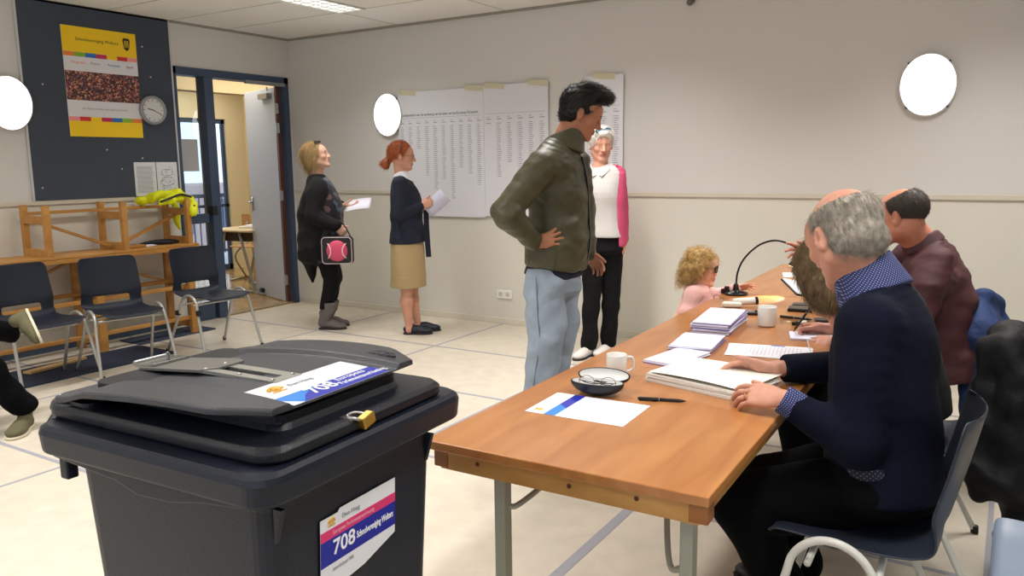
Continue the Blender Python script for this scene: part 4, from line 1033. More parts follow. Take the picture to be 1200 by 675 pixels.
# pens
def pen(label, a, b_, r=.005, m=None, group=None, cat='pen'):
    a, b_ = Vector(a), Vector(b_); t = thing('pen', label, cat, a, 0, group); d = (b_-a).normalized(); L_ = (b_-a).length
    M = frame_m((0, 0, 0), d.orthogonal(), d.cross(d.orthogonal()))
    z = M.col[2].to_3d(); 
    if z.dot(d) < 0: M = frame_m((0, 0, 0), d.orthogonal(), -d.cross(d.orthogonal()))
    MB().lathe([(.0012, 0), (.0045, .014), (r, .02), (r, L_*.55)], 12, M).build('barrel', m or mat('pen_black', (20, 20, 24), .3), t, True)
    MB().lathe([(r, L_*.55), (r*1.08, L_*.56), (r*1.05, L_-.004), (r*.6, L_)], 12, M).box((r*.8, -.0015, L_*.6), (r*1.5, .0015, L_-.005), M).build('cap', m or mat('pen_black', (20, 20, 24), .3), t, True)
    MB().lathe([(r*1.12, L_*.545), (r*1.12, L_*.56)], 12, M).build('ring', mat('steel', (170, 172, 174), .3, metal=.9), t)
pen('black pen lying alone on the near table right of the glasses case', (5.73, -3.895, Zt+.0055), (5.595, -3.935, Zt+.0055))
pen('black pen lying near the small white mug and the tablet', (5.79, -2.46, Zt+.0055), (5.645, -2.435, Zt+.0055))
# the thick pile of papers that the official in front holds
M_pp = mat('pile_paper', (232, 230, 224), .7)
pile = thing('ballot_pile', 'thick pile of large white papers held by the grey-haired official', 'papers', (5.735, -3.66, Zt), math.radians(-14))
for k in range(7):
    MB().box((-.175+random.uniform(-.004, .004), -.115+random.uniform(-.004, .004), k*.0042), (.165+random.uniform(-.004, .004), .115+random.uniform(-.004, .004), k*.0042+.0036), Matrix.Rotation(random.uniform(-.02, .02), 4, 'Z')).build('sheet_bundle', M_pp, pile)
tp = MB(); rings = []
for k in range(13):
    x = -.165+.33*k/12; z = .0306+.004+.006*math.sin(k/12*3.0); rings.append([(x, -.115, z), (x, .135, z+.001)])
tp.loft(rings, caps=False, close=False); tp.build('top_sheet', mat('paper_cream', (236, 236, 226), .7), pile, solid=.0008)
# stacks of folded ballots
def stack(label, cx, cy, rz, w, l, n, th, seed, lo=(196, 190, 222)):
    r = random.Random(seed)
    t = thing('ballot_stack', label, 'papers', (cx, cy, Zt), rz, 'stacks of folded ballot papers')
    for k in range(n):
        dx, dy, a = r.uniform(-.004, .004), r.uniform(-.004, .004), r.uniform(-.03, .03)
        M = Matrix.Translation((dx, dy, k*th)) @ Matrix.Rotation(a, 4, 'Z')
        MB().box((-w/2, -l/2, 0), (w/2, l/2, th*.82), M).build('folded_ballot', mat('ballot_white', (222, 222, 240), .7) if k == n-1 or k % 3 else mat('ballot_lilac', lo, .7), t)
    bb = MB(); printed(bb, w*.9, l*.9, .06, 12, .0003, seed, Matrix.Translation((-w*.45, -l*.45, (n-1)*th+th*.83)) @ Matrix.Rotation(0, 4, 'Z'), .3, .18); bb.build('printed_lines', mat('print_faint', (208, 208, 220), .7), t)
stack('tallest stack of folded lilac ballots, behind the flatter stack', 5.475, -2.765, math.radians(5), .155, .36, 14, .0034, 1, (128, 110, 168))
stack('flat stack of folded ballots between the tall stack and the loose ones', 5.505, -3.15, math.radians(6), .16, .25, 6, .0032, 2, (96, 104, 190))
stack('thin pile of loose folded ballots nearest the mug with a handle', 5.52, -3.40, math.radians(-10), .13, .24, 4, .003, 3, (80, 96, 196))
lp = thing('list_sheets', 'wide white printed sheets beyond the hands of the grey-haired official', 'papers', (5.775, -3.13, Zt), math.radians(-80))
for k, a in enumerate((0, .05)): MB().box((-.1, -.15, k*.0012), (.1, .15, k*.0012+.001), Matrix.Rotation(a, 4, 'Z')).build('sheet', mat('paper_bright', (238, 238, 246), .6), lp)
bb = MB(); printed(bb, .18, .27, .05, 18, .0003, 8, Matrix.Translation((-.09, -.135, .0024)), .3, .2); bb.build('printed_lines', mat('print_faint', (208, 208, 220), .7), lp)
MB().box((-.1, .0, .0024), (-.085, .05, .0028)).build('blue_mark', mat('mark_blue', (110, 150, 226), .5), lp)
# writing pad under the hands of the second official
wp2 = thing('writing_pad', 'small pad of white forms under the hands of the writing official', 'papers', (5.875, -2.80, Zt), math.radians(-75))
for k in range(4): MB().box((-.07, -.1, k*.002), (.07, .1, k*.002+.0017)).build('form', mat('ballot_white', (222, 222, 240), .7), wp2)
# phone, white device, tablet
def slab(name, label, cx, cy, rz, w, l, th, m1, m2, cat, z=Zt):
    t = thing(name, label, cat, (cx, cy, z), rz)
    MB().rbox((-w/2, -l/2, 0), (w/2, l/2, th), .01).build('case', m1, t); MB().rbox((-w/2+.004, -l/2+.004, th), (w/2-.004, l/2-.004, th+.0008), .008).build('screen', m2, t)
M_blk = mat('device_black', (18, 19, 22), .25); M_scr = mat('screen_black', (8, 9, 11), .08)
slab('phone', 'black phone beside the white hand-held device, behind the tall stack', 5.47, -2.43, math.radians(-70), .075, .15, .011, M_blk, M_scr, 'phone')
slab('wooden_card', 'small tan card half under the black phone', 5.40, -2.405, math.radians(-60), .05, .09, .010, mat('tan_card', (176, 140, 84), .6), mat('tan_card', (176, 140, 84), .6), 'card')
slab('phone', 'black phone lying on the larger one at the table edge', 5.70, -2.10, math.radians(-82), .075, .15, .012, M_blk, M_scr, 'phone')
slab('tablet', 'black tablet in front of the second phone, right of the mug', 5.715, -2.22, math.radians(-82), .10, .165, .014, M_blk, M_scr, 'tablet')
slab('dark_notebook', 'thin black notebook at the right edge beneath the writing hand', 5.87, -2.43, math.radians(-70), .07, .15, .010, M_blk, M_blk, 'notebook')
wd = thing('white_scanner', 'white hand-held device with a black tip lying behind the ballots', 'scanner', (5.34, -2.30, Zt), math.radians(18))
MB().rbox((0, -.022, .002), (.09, .022, .026), .012).build('grip', mat('plastic_white', (232, 230, 222), .4), wd)
MB().tube([(.05, .01, .024), (.16, .03, .03)], [.017, .019], 14).build('head', mat('plastic_white', (232, 230, 222), .4), wd, True)
MB().tube([(.152, .0285, .0295), (.166, .031, .0305)], .0195, 14).build('tip', M_blk, wd)
er = thing('eraser_pen', 'white and black stub lying beside the writing hand', 'marker', (5.74, -2.60, Zt+.008), math.radians(60))
MB().tube([(0, 0, 0), (.03, 0, 0)], .008, 12).build('cap', M_blk, er); MB().tube([(.03, 0, 0), (.075, 0, 0)], .0075, 12).build('barrel', mat('plastic_white', (232, 230, 222), .4), er)
# papers at the far end
A4('paper_sheet', 'white sheet lying at the far end of the table row under the lamp', 5.47, -1.0, math.radians(-75), .21, .30)
wb = thing('light_box', 'low pale wooden box on the table in front of the tilted booklet', 'box', (5.83, -1.75, Zt), math.radians(2))
MB().rbox((-.09, -.06, 0), (.09, .06, .02), .01).rbox((-.085, -.055, .02), (.085, .055, .034), .01).build('box_body', mat('pale_wood', (206, 170, 126), .5), wb)
# gooseneck desk lamp
gl = thing('desk_lamp', 'black gooseneck desk lamp arching over the table, its small head pointing down', 'lamp', PT['lampbase'])
g0 = Vector(PT['lampbase'])
MB().lathe([(.062, 0), (.064, .006), (.058, .014), (.02, .018), (.016, .03), (.013, .055), (.006, .06)], 28).build('base', M_blk, gl, True)
MB().box((-.075, -.02, .002), (-.03, .02, .028)).tube([(-.06, 0, .03), (-.035, .0, .03)], .012, 10).build('clamp', M_blk, gl, bevel=.003)
neck = smooth_path([Vector(p)-g0 for p in (PT['neck0'], PT['neck1'], PT['neck2'], PT['neck3'], PT['neck4'], PT['neck5'], PT['neck6'], PT['neck7'])], 8)
MB().tube(neck, .0052, 10).build('gooseneck', M_blk, gl, True)
hd = neck[-1]; dd = (neck[-1]-neck[-4]).normalized()
HM = frame_m(hd, dd.orthogonal(), dd.cross(dd.orthogonal()))
MB().tube([hd-dd*.0, hd+dd*.045], [.008, .021], 16).build('lamp_head', M_blk, gl, True)
MB().tube([hd+dd*.045, hd+dd*.046], .017, 16).build('bulb_face', emis('led_warm', (255, 225, 170), 12), gl)
def spot(name, loc, aim, energy, size, col=(1, .84, .58), blend=.25, par=None):
    L = bpy.data.lights.new(name, 'SPOT'); L.energy = energy; L.spot_size = math.radians(size); L.spot_blend = blend; L.color = col; L.shadow_soft_size = .012
    o = bpy.data.objects.new(name, L); COL.objects.link(o); o.location = loc; o.rotation_euler = (Vector(aim)-Vector(loc)).to_track_quat('-Z', 'Y').to_euler(); return o
hw = g0+hd+dd*.055
spot('lamp_beam', hw, (5.46, -1.95, .75), 34, 40)
gl2 = thing('desk_lamp', 'second black desk lamp at the far end hidden behind the seated officials', 'lamp', (5.80, -.85, Zt))
MB().lathe([(.062, 0), (.064, .006), (.058, .014), (.02, .018), (.016, .03), (.013, .055), (.006, .06)], 28).build('base', M_blk, gl2, True)
MB().tube(smooth_path([(0, 0, .05), (.0, 0, .2), (-.02, 0, .29), (-.09, 0, .32), (-.15, 0, .26)], 8), .0052, 10).tube([(-.15, 0, .27), (-.17, 0, .225)], [.008, .021], 16).build('gooseneck', M_blk, gl2, True)
spot('lamp_beam', (5.625, -.85, .965), (5.42, -.78, .75), 7, 90, blend=.5)

# ================================================================== people
def skin(name, rgb): return [mat('skin_'+name, rgb, .5, sss=.0, var=.06, scale=45), mat('lips_'+name, (int(rgb[0]*.86), int(rgb[1]*.72), int(rgb[2]*.72)), .4)]
def person(label, x, y): return thing('person', label, 'person', (x, y, 0))
def inner(sh, nk, pl, arms, legs, s=1.0):
    nk, pl = V3(nk), V3(pl)
    sh.cone(nk+(pl-nk)*.08, pl, .06*s, .08*s, .03)
    for a in arms:
        sh.cone(nk+(pl-nk)*.1, a[0], .045*s, .04*s, .02); sh.chain(a[:3], (.038*s, .034*s, .0255*s), .01)
        if len(a) > 3: pass
    for l in legs: sh.cone(pl, l[0], .07*s, .065*s, .03); sh.chain(l[:3], (.062*s, .045*s, .032*s), .01)
def hairdo(H, sh, mats, par, n=2500, L=.04, w=.0011, dloc=None, h=.005, seed=3, keep=None, name='hair', **k):
    V, F = sh.mesh(h, 1)
    def dirf(P):
        q = H.loc(P); d = dloc(q); return d@H.M
    kp = None
    if keep is not None: kp = lambda P: keep(H.loc(P)).astype(float)
    S = strands(V, F, n, L*H.s, w*H.s, dirf, seed=seed, keep=kp, **k)
    return np_mesh(name, *merge((V, F), S), par, mats)
def back_down(q): return np.stack([q[:, 0]*2, -np.ones(len(q))*.7-q[:, 2]*4*0, -np.clip(.6-q[:, 2]*6, 0, 2)], 1)
def cap_base(H, c=(0, -.02, .04), r=(.084, .105, .092), front=.035, zlow=-.065, tilt=(.85, -.53), ears=True, nape=0):
    sh = Shape(); H.ell(sh, c, r)
    if nape: H.ell(sh, (0, -.042, -.032), (.072+nape, .066+nape, .05), .03)
    sh.cut(H.w(0, front, 0), H.d(0, tilt[0], tilt[1])); sh.cut(H.w(0, 0, zlow), H.d(0, .15, -1))
    if ears:
        for s in (-1, 1): H.ell(sh, (s*.088, .0, -.014), (.02, .022, .034), .006, True)
    return sh
def shades(H, par, y=.1, z=.004, rgb=(14, 14, 18), r=.026, pitch=0, lens=None, name='sunglasses', metal=0.0, wire=False):
    o = MB()
    R = Matrix.Rotation(pitch, 4, 'X')
    M0 = Matrix.Translation(Vector(H.w(0, y, z))) @ Matrix([list(c) for c in H.M.T]).to_4x4() @ Matrix.Scale(H.s, 4)
    for s in (-1, 1):
        ring = [M0 @ (R @ Vector((s*.032+r*1.05*math.cos(t), -.012*abs(math.cos(t))*(1 if s*math.cos(t) > 0 else .2), r*.82*math.sin(t)))) for t in np.linspace(0, 6.283, 18)]
        o.tube(ring, .0022*H.s if not wire else .0012*H.s, 5)
        o.tube([M0 @ (R @ Vector((s*.058, -.012, .006))), M0 @ (R @ Vector((s*.074, -.04, .008))), M0 @ (R @ Vector((s*.076, -.095, .0)))], .0018*H.s if not wire else .0012*H.s, 5)
    o.tube([M0 @ (R @ Vector(p)) for p in ((-.010, 0, .006), (0, .003, .009), (.010, 0, .006))], .002*H.s, 5)
    g = o.build(name, mat('glasses_%d' % rgb[0], rgb, .25, metal=metal), par, True, world=True)
    if lens:
        b = MB()
        for s in (-1, 1):
            b.loft([[M0 @ (R @ Vector((s*.032+k*r*math.cos(t), -.003-.009*abs(math.cos(t)*k)+.002, k*r*.8*math.sin(t)))) for t in np.linspace(0, 6.283, 19)[:-1]] for k in (1, .5, .05)], caps=False)
        b.build('lenses', mat('lens_%d' % lens[0], lens, .12, spec=.6), g, True, world=True, solid=.001)
    return g
# ------------------------------------------------------------------ 1: blonde woman in black cardigan, far left
wb_ = (1.29, -.92)
P1 = person('blonde woman in long black cardigan and grey boots looking up at the list', *wb_)
def rel(p, *d): return tuple(V3(p)+V3(d))
f1 = V3((.85, .53, 0)); l1 = V3((-.53, .85, 0))
H1 = Head((1.275, -0.929, 1.538), (.85, .53, .26), 1.0)
nk = (1.268, -0.934, 1.368)
sh = Shape(); head_ops(sh, H1, nk, fem=1, jowl=.5)
R_ = [(1.395, -1.043, 1.289), (1.396, -1.113, 1.036), (1.520, -0.989, 0.927)]
L_1 = [(1.194, -0.803, 1.289), (1.209, -0.770, 1.042), (1.379, -0.747, 1.097)]
hipR, hipL = (1.364, -0.980, 0.726), (1.246, -0.841, 0.707)
legR = [hipR, (1.404, -0.943, 0.465), (1.317, -0.985, 0.093)]
legL = [hipL, (1.302, -0.818, 0.442), (1.228, -0.853, 0.094)]
inner(sh, nk, (1.301, -0.913, 0.770), [R_, L_1], [legR, legL])
hand_ops(sh, R_[2], f1*.8+V3((0, 0, -.6)), V3((0, 0, 1)), .95, curl=(1.1, 1.3, .8), palmdir=l1)
hand_ops(sh, L_1[2], f1+V3((0, 0, -.05)), -l1*1+V3((0, 0, .3)), .95, curl=(.35, .5, .3), thumb=(.8, .4, .5), palmdir=(0, 0, 1))
build_shape('body', sh, skin('fair', (216, 170, 148)), P1, .006, head_region(H1))
eyes(H1, P1, (80, 90, 90), (150, 110, 70), .002)
sh = Shape(); H1.ell(sh, (0, -.025, .035), (.09, .108, .096)); H1.ell(sh, (0, -.045, -.04), (.088, .08, .082), .03)
sh.cut(H1.w(0, .04, 0), H1.d(0, .95, -.3)); sh.cut(H1.w(0, 0, -.115), H1.d(0, .35, -1))
hairdo(H1, sh, mat('hair_blonde', (176, 146, 98), .55, var=.25, scale=60), P1, 1800, .07, .0014, lambda q: np.stack([q[:, 0]*3, -.35-0*q[:, 0], -.2-np.clip(.08-q[:, 2], 0, .2)*8], 1), .006, droop=.4, lift=.12)
shades(H1, P1, .045, .125, (30, 26, 26), .024, 1.3, (40, 36, 40))
# printed blouse, dark leggings
M_black = mat('cloth_black', (11, 11, 14), .88, bump=.2, bscale=150, spec=.3)
mblouse = bpy.data.materials.new('floral_print'); mblouse.use_nodes = True; nt = mblouse.node_tree
tc = nt.nodes.new('ShaderNodeTexCoord'); v = nt.nodes.new('ShaderNodeTexVoronoi'); v.inputs['Scale'].default_value = 24; r = nt.nodes.new('ShaderNodeValToRGB')
nt.links.new(tc.outputs['Object'], v.inputs['Vector']); nt.links.new(v.outputs['Color'], r.inputs['Fac']); r.color_ramp.interpolation = 'CONSTANT'
E = r.color_ramp.elements; E[0].color = lin((22, 24, 34)); E[1].position = .62; E[1].color = lin((110, 84, 84)); e = E.new(.72); e.color = lin((70, 88, 104)); e = E.new(.82); e.color = lin((24, 26, 36))
nt.links.new(r.outputs[0], nt.nodes['Principled BSDF'].inputs['Base Color'])
sh = Shape()
T = [((1.279, -0.927, 1.330), .09, .07), ((1.302, -0.912, 1.262), .165, .095), ((1.321, -0.901, 1.097), .17, .15), ((1.320, -0.901, 0.922), .175, .155), ((1.307, -0.910, 0.747), .185, .16), ((1.302, -0.913, 0.624), .18, .15)]
sh.loft(T, l1, .04); sh.folds(.005, 24, (0, 0, 1), .5, 1)
sh.cone(L_1[0], L_1[1], .06, .055, .03); sh.cone(L_1[1], (1.345, -0.756, 1.082), .05, .042, .02)
build_shape('blouse', sh, mblouse, P1, .008)
sh = Shape()
for lg in (legR, legL): sh.chain([lg[0], lg[1], lg[2]], (.105, .075, .048), .03)
sh.cone(legR[0], legL[0], .12, .12, .03); sh.folds(.004, 30, (0, 0, 1), .4, 2)
sh.cut((1.277, -0.928, 0.189), (0, 0, -1)); build_shape('leggings', sh, M_black, P1, .008)
# long open cardigan hanging in a point behind
sh = Shape()
CT = [((1.268, -0.934, 1.353), .10, .075), ((1.270, -0.932, 1.270), .19, .11), ((1.263, -0.937, 1.090), .205, .155), ((1.248, -0.946, 0.901), .215, .165), ((1.241, -0.950, 0.733), .22, .165), ((1.224, -0.961, 0.625), .21, .14)]
sh.loft(CT, l1, .04)
sh.chain([R_[0], R_[1], (1.514, -0.993, 0.935)], (.075, .075, .052), .03)
sh.cone(L_1[0], L_1[1], .07, .062, .03); sh.cone(L_1[1], (1.359, -0.748, 1.090), .056, .05, .02)
sh.sec((1.202, -0.998, 0.690), (1.218, -1.000, 0.437), (.15, .08), (.03, .02), l1, .04)
sh.hole(tuple(V3((1.445, -0.823, 1.305))), tuple(V3((1.515, -0.780, 0.942))), .13, .17, .01)
sh.hole((1.512, -0.781, 0.882), (1.485, -0.798, 0.498), .17, .19, .01)
sh.folds(.009, 20, (0, 0, 1), .45, 5); build_shape('cardigan', sh, mat('cardigan_black', (15, 15, 18), .92, bump=.4, bscale=90), P1, .008)
# boots
M_boot = mat('boot_grey', (104, 96, 96), .75, bump=.3, bscale=120); M_bs = mat('boot_sole', (44, 38, 38), .7)
for a in (legR, legL):
    a2 = (a[2][0], a[2][1], 0.0)
    shoe('boot', a2, f1, M_boot, M_bs, P1, .25, .044, .13, heel=.02, h=.006)
    sh = Shape(); k0 = V3(a[2])*[1, 1, 0]; kk = V3(a[1])-V3(a[2]); kk /= kk[2]
    sh.chain([tuple(k0+[0, 0, .07]), tuple(k0+kk*.17+[0, 0, .0]), tuple(k0+kk*.23)], (.046, .056, .064), .02); sh.cut(k0+kk*.245, (0, 0, 1))
    sh.hole(k0+kk*.24, k0+kk*.28, .05, .06, .004); sh.folds(.004, 40, (0, 0, 1), .5, 7); build_shape('boot_shaft', sh, M_boot, P1, .006)
# bag with pink ball print, and paper in her hand
bg = thing('shoulder_bag', 'black bag with a pink ball on its flap carried by the blonde woman', 'bag', (1.588, -1.040, 0.742))
BM = frame_m((0, 0, 0), tuple(f1), (0, 0, 1))     # x along her front, y up, z towards the viewer
MB().loft([[(x, y, z) for x, y in rrect(-.135+e, -.125+e, .13-e, .11-e, .03, 5)] for z, e in ((-.05, .012), (-.03, 0), (.03, 0), (.05, .012))], BM).build('bag_body', mat('bag_black', (20, 18, 22), .5), bg, bevel=.003)
MB().tube([BM @ Vector((x, y, .048)) for x, y in rrect(-.13, -.12, .125, .105, .03, 5)], .0035, 6, closed=True).build('piping', mat('piping_pink', (206, 190, 194), .5), bg, True)
bl = MB().lathe([(.092*math.sin(a), .046+.03*math.cos(a)) for a in np.linspace(math.pi/2, .01, 8)], 28, BM @ Matrix.Translation((.0, -.01, 0))).build('pink_ball', mat('ball_pink', (206, 74, 108), .5), bg, True)
b = MB()
for s in (-1, 1): b = MB(); b.tube([BM @ Vector((s*(.135-.085*math.cos(t)), -.01+.085*math.sin(t), .046+.031*math.sqrt(max(.0, 1-((.135-.085*math.cos(t))**2+(.085*math.sin(t))**2)/.0086)))) for t in np.linspace(-.85, .85, 10)], .005, 6); b.build('seam', mat('seam_pink', (240, 206, 214), .5), bl, True)
MB().tube([BM @ Vector(p) for p in smooth_path([(-.12, .09, 0), (-.06, .2, -.05), (.0, .24, -.06), (.06, .19, -.04), (.12, .09, 0)], 6)], .006, 6).build('strap', mat('bag_black', (20, 18, 22), .5), bg, True)
def held_sheet(label, c, x, y, w, l, rgb=(228, 228, 240), name='paper_sheet', bend=.01, n=1):
    t = thing(name, label, 'paper', c); M = frame_m((0, 0, 0), x, y)
    for k in range(n):
        mb = MB(); rows = []
        for i in range(9): u = i/8-.5; rows.append([tuple(M @ Vector((u*l, v*w, bend*math.cos(u*3)+k*.0015+.004*k*u))) for v in (-.5, .5)])
        mb.loft(rows, caps=False, close=False); mb.build('sheet', mat('held_%d_%d' % rgb[:2], rgb, .6), t, True, solid=.0008)
    return t
held_sheet('white folded paper in the hand of the blonde woman', (1.517, -0.684, 1.104), tuple(f1*.9+V3((0, 0, .12))), (-.5, .8, .45), .2, .22, n=2)
# ------------------------------------------------------------------ 2: red-haired woman in navy blazer and khaki skirt
P2 = person('red-haired woman in navy blazer and khaki skirt facing the list', 2.10, -.734)
H2 = Head((2.086, -0.743, 1.526), (.85, .53, -.08), .98)
nk = (2.075, -0.749, 1.369)
R2 = [(2.164, -0.871, 1.300), (2.171, -0.926, 1.042), (2.310, -0.780, 1.114)]
L2 = [(1.989, -0.626, 1.301), (1.987, -0.568, 1.016), (2.153, -0.607, 1.066)]
lg1 = [(2.134, -0.807, 0.758), (2.136, -0.794, 0.404), (2.133, -0.784, 0.066)]
lg2 = [(2.044, -0.675, 0.742), (2.078, -0.653, 0.388), (2.108, -0.635, 0.075)]
sh = Shape(); head_ops(sh, H2, nk, fem=.7, nose=1.3, neckr=.052)
inner(sh, nk, (2.085, -0.744, 0.824), [R2, L2], [])
for lg in (lg1, lg2):
    k, a = V3(lg[1]), V3(lg[2]); mid = k*.65+a*.35-f1*.012
    sh.cone(lg[0], k, .07, .05, .02); sh.cone(k, mid, .047, .053, .02); sh.cone(mid, a, .053, .031, .02); sh.cone(a, a*[1, 1, 0]+[0, 0, .04], .031, .034, .01)
    sh.cone(a*[1, 1, 0]+[0, 0, .045], a*[1, 1, 0]+f1*.12+[0, 0, .03], .032, .025, .02)
hand_ops(sh, R2[2], f1*.9+V3((0, 0, .35)), V3((0, 0, 1))*.8-f1*.2, .92, curl=(1.0, 1.2, .7), thumb=(.8, .5, .4), palmdir=l1)
hand_ops(sh, L2[2], f1+V3((0, 0, .1)), V3((0, 0, 1)), .9, curl=(.5, .6, .3), palmdir=-l1)
build_shape('body', sh, skin('freckled', (200, 146, 122)), P2, .006, head_region(H2)); eyes(H2, P2, (90, 80, 60), (140, 80, 50), .0018)
sh = cap_base(H2, (0, -.02, .038), (.083, .104, .092), .045, -.07)
H2.ell(sh, (0, -.105, -.03), (.03, .03, .035), .03); H2.ell(sh, (0, -.135, -.075), (.034, .036, .045), .02)
hairdo(H2, sh, mat('hair_red', (166, 86, 44), .5, var=.3, scale=50), P2, 1600, .05, .0013, lambda q: np.stack([-q[:, 0]*2, -1+0*q[:, 0], -.35-q[:, 2]*3], 1), .006, lift=.06, jit=.08)
g = H2
MB().tube([H2.w(.03*math.cos(t), -.112+.006*math.sin(t), -.045+.03*math.sin(t)) for t in np.linspace(0, 6.283, 16)], .006, 6).build('hair_tie', mat('tie_brown', (60, 40, 40), .6), P2, True, world=True)
MB().tube([H2.w(.085*math.cos(t), -.005, .035+.098*math.sin(t)) for t in np.linspace(.1, math.pi-.1, 16)], .0045, 6).build('hair_band', mat('tie_dark', (70, 62, 74), .5), P2, True, world=True)
shades(H2, P2, .104, .0, (120, 100, 90), .021, 0, None, 'spectacles', .6, True)
M_navy = mat('cloth_navy', (15, 22, 42), .8, bump=.2, bscale=160)
sh = Shape()
sh.loft([((2.075, -0.750, 1.347), .085, .07), ((2.079, -0.747, 1.283), .175, .10), ((2.106, -0.731, 1.130), .175, .135), ((2.102, -0.733, 0.985), .165, .135), ((2.109, -0.728, 0.801), .19, .165)], l1, .04, .03)
for A in (R2, L2): sh.cone(A[0], A[1], .065, .056, .03); sh.cone(A[1], V3(A[1])*.08+V3(A[2])*.92, .054, .04, .02)
sh.cut((2.109, -0.729, 0.790), (0, 0, -1)); sh.folds(.006, 22, (0, 0, 1), .5, 9); build_shape('blazer', sh, M_navy, P2, .007)
b = MB(); c0 = V3((2.283, -0.690, 1.073))
ribbon(b, [tuple(c0), tuple(c0+V3((.0, 0, -.12))), tuple(c0+V3((.008, .0, -.3))), tuple(c0+V3((.015, .0, -.40)))], .045, .006, (.53, -.85, 0)); b.build('belt_end', M_navy, P2, world=True)
sh = Shape(); sh.cone((2.075, -0.750, 1.362), (2.080, -0.746, 1.318), .066, .082, .01)
sh.sec((2.118, -0.758, 1.340), (2.188, -0.702, 1.217), (.055, .03), (.03, .025), l1, .02); sh.cut(V3(nk)+[0, 0, .035], (-.45, -.3, 1)); build_shape('shirt_collar', sh, mat('shirt_white', (226, 228, 232), .7), P2, .006)
M_khaki = mat('cloth_khaki', (168, 146, 106), .85, bump=.2, bscale=160)
sh = Shape(); sh.loft([((2.099, -0.735, 0.882), .15, .12), ((2.101, -0.734, 0.735), .185, .145), ((2.098, -0.735, 0.416), .195, .15)], l1, .02, .02)
sh.cut((2.098, -0.735, 0.416), (0, 0, -1)); sh.folds(.005, 18, (1, 0, 0), .3, 4); sh.hole((2.099, -0.735, 0.431), (2.096, -0.736, 0.341), .13, .14, .01); build_shape('skirt', sh, M_khaki, P2, .007)
b = MB()
for k in range(6):
    p = V3((2.260, -0.788, 0.834))+V3((0, 0, -.06*k)); b.lathe([(.008, 0), (.008, .003), (.002, .004)], 8, Matrix.Translation(p+V3((.053, -.085, 0))*.0) @ Matrix.Rotation(math.pi/2, 4, 'X'))
M_loaf = mat('loafer_navy', (22, 26, 40), .4)
for lg in (lg1, lg2): shoe('loafer', (lg[2][0], lg[2][1], 0), f1, M_loaf, M_bs, P2, .25, .041, .055, collar=False, heel=.008, h=.005)
held_sheet('pale lilac envelope in the hand of the red-haired woman', (2.401, -0.699, 1.133), tuple(f1*.75+V3((0, 0, .62))), (-.2, -.2, .9), .13, .21, (190, 188, 208), 'envelope', .003)
# ------------------------------------------------------------------ 3: dark-haired man in the green leather jacket
P3 = person('dark-haired man in olive leather jacket and light jeans, hand on hip', 4.38, -2.35)
H3 = Head((4.550, -2.244, 1.702), (.80, .40, -.40), 1.02)
f3 = V3((.99, .12, 0)); l3 = V3((-.12, .99, 0))
nk = (4.485, -2.284, 1.597)
R3 = [(4.453, -2.493, 1.444), (4.366, -2.712, 1.207), (4.436, -2.539, 1.041)]
L3 = [(4.441, -2.111, 1.455), (4.459, -2.042, 1.194), (4.507, -2.094, 0.960)]
sh = Shape(); head_ops(sh, H3, nk, jowl=.3, neckr=.062)
inner(sh, nk, (4.418, -2.326, 0.873), [R3, L3], [])
hand_ops(sh, R3[2], (.75, .5, .30), V3((-.1, .15, 1)), 1.02, curls=[(.1, .25, .2), (.12, .25, .2), (.15, .3, .2), (.2, .3, .2)], thumb=(.3, .3, .9), spread=.22, palmdir=l3)
hand_ops(sh, L3[2], (.5, .3, -.8), V3((.8, 0, .5)), 1.0, curl=(.5, .5, .3), palmdir=-l3)
build_shape('body', sh, skin('tan', (172, 116, 88)), P3, .005, head_region(H3)); eyes(H3, P3, (50, 36, 26), (24, 20, 18))
sh = cap_base(H3, (0, -.026, .044), (.085, .108, .096), .040, -.078, (.96, -.28), nape=.006)
H3.ell(sh, (0, .055, .126), (.058, .05, .032), .03); H3.ell(sh, (0, .086, .118), (.046, .026, .026), .03); H3.ell(sh, (0, -.01, .145), (.06, .05, .02), .03)
sh.folds(.004, 60, (0, 1, 0), .7, 5)
hairdo(H3, sh, mat('hair_black', (17, 15, 15), .45), P3, 3200, .020, .0012, lambda q: np.stack([q[:, 0]*3, .5+q[:, 1]*2-np.clip(-q[:, 2], 0, .1)*10, .15+q[:, 2]*4], 1), .005, lift=.5, jit=.3)
M_leather = mat('jacket_leather', (72, 69, 48), .44, spec=.5, bump=.35, bscale=26, var=.2, scale=6)
sh = Shape()
JT = [((4.470, -2.294, 1.544), .095, .085), ((4.451, -2.306, 1.482), .185, .115), ((4.447, -2.308, 1.344), .19, .15), ((4.446, -2.309, 1.185), .18, .16), ((4.438, -2.314, 1.025), .185, .175), ((4.426, -2.322, 0.901), .175, .165)]
sh.loft(JT, l3, .04, .03)
sh.chain([R3[0], R3[1]], (.082, .072), .035); sh.cone(R3[1], V3(R3[1])*.1+V3(R3[2])*.9, .07, .05, .025)
sh.chain([L3[0], L3[1], L3[2]], (.08, .066, .048), .03)
c0 = V3((4.426, -2.321, 0.942))
sh.cut((4.418, -2.326, 0.877), (0.04, 0.04, -1)); sh.folds(.0045, 30, (0, 0, 1), .6, 21); sh.folds(.0025, 70, (.3, 0, 1), .7, 22)
sh.hole((4.418, -2.326, 0.873), (4.417, -2.327, 0.817), .13, .14, .01)
build_shape('leather_jacket', sh, M_leather, P3, .006)
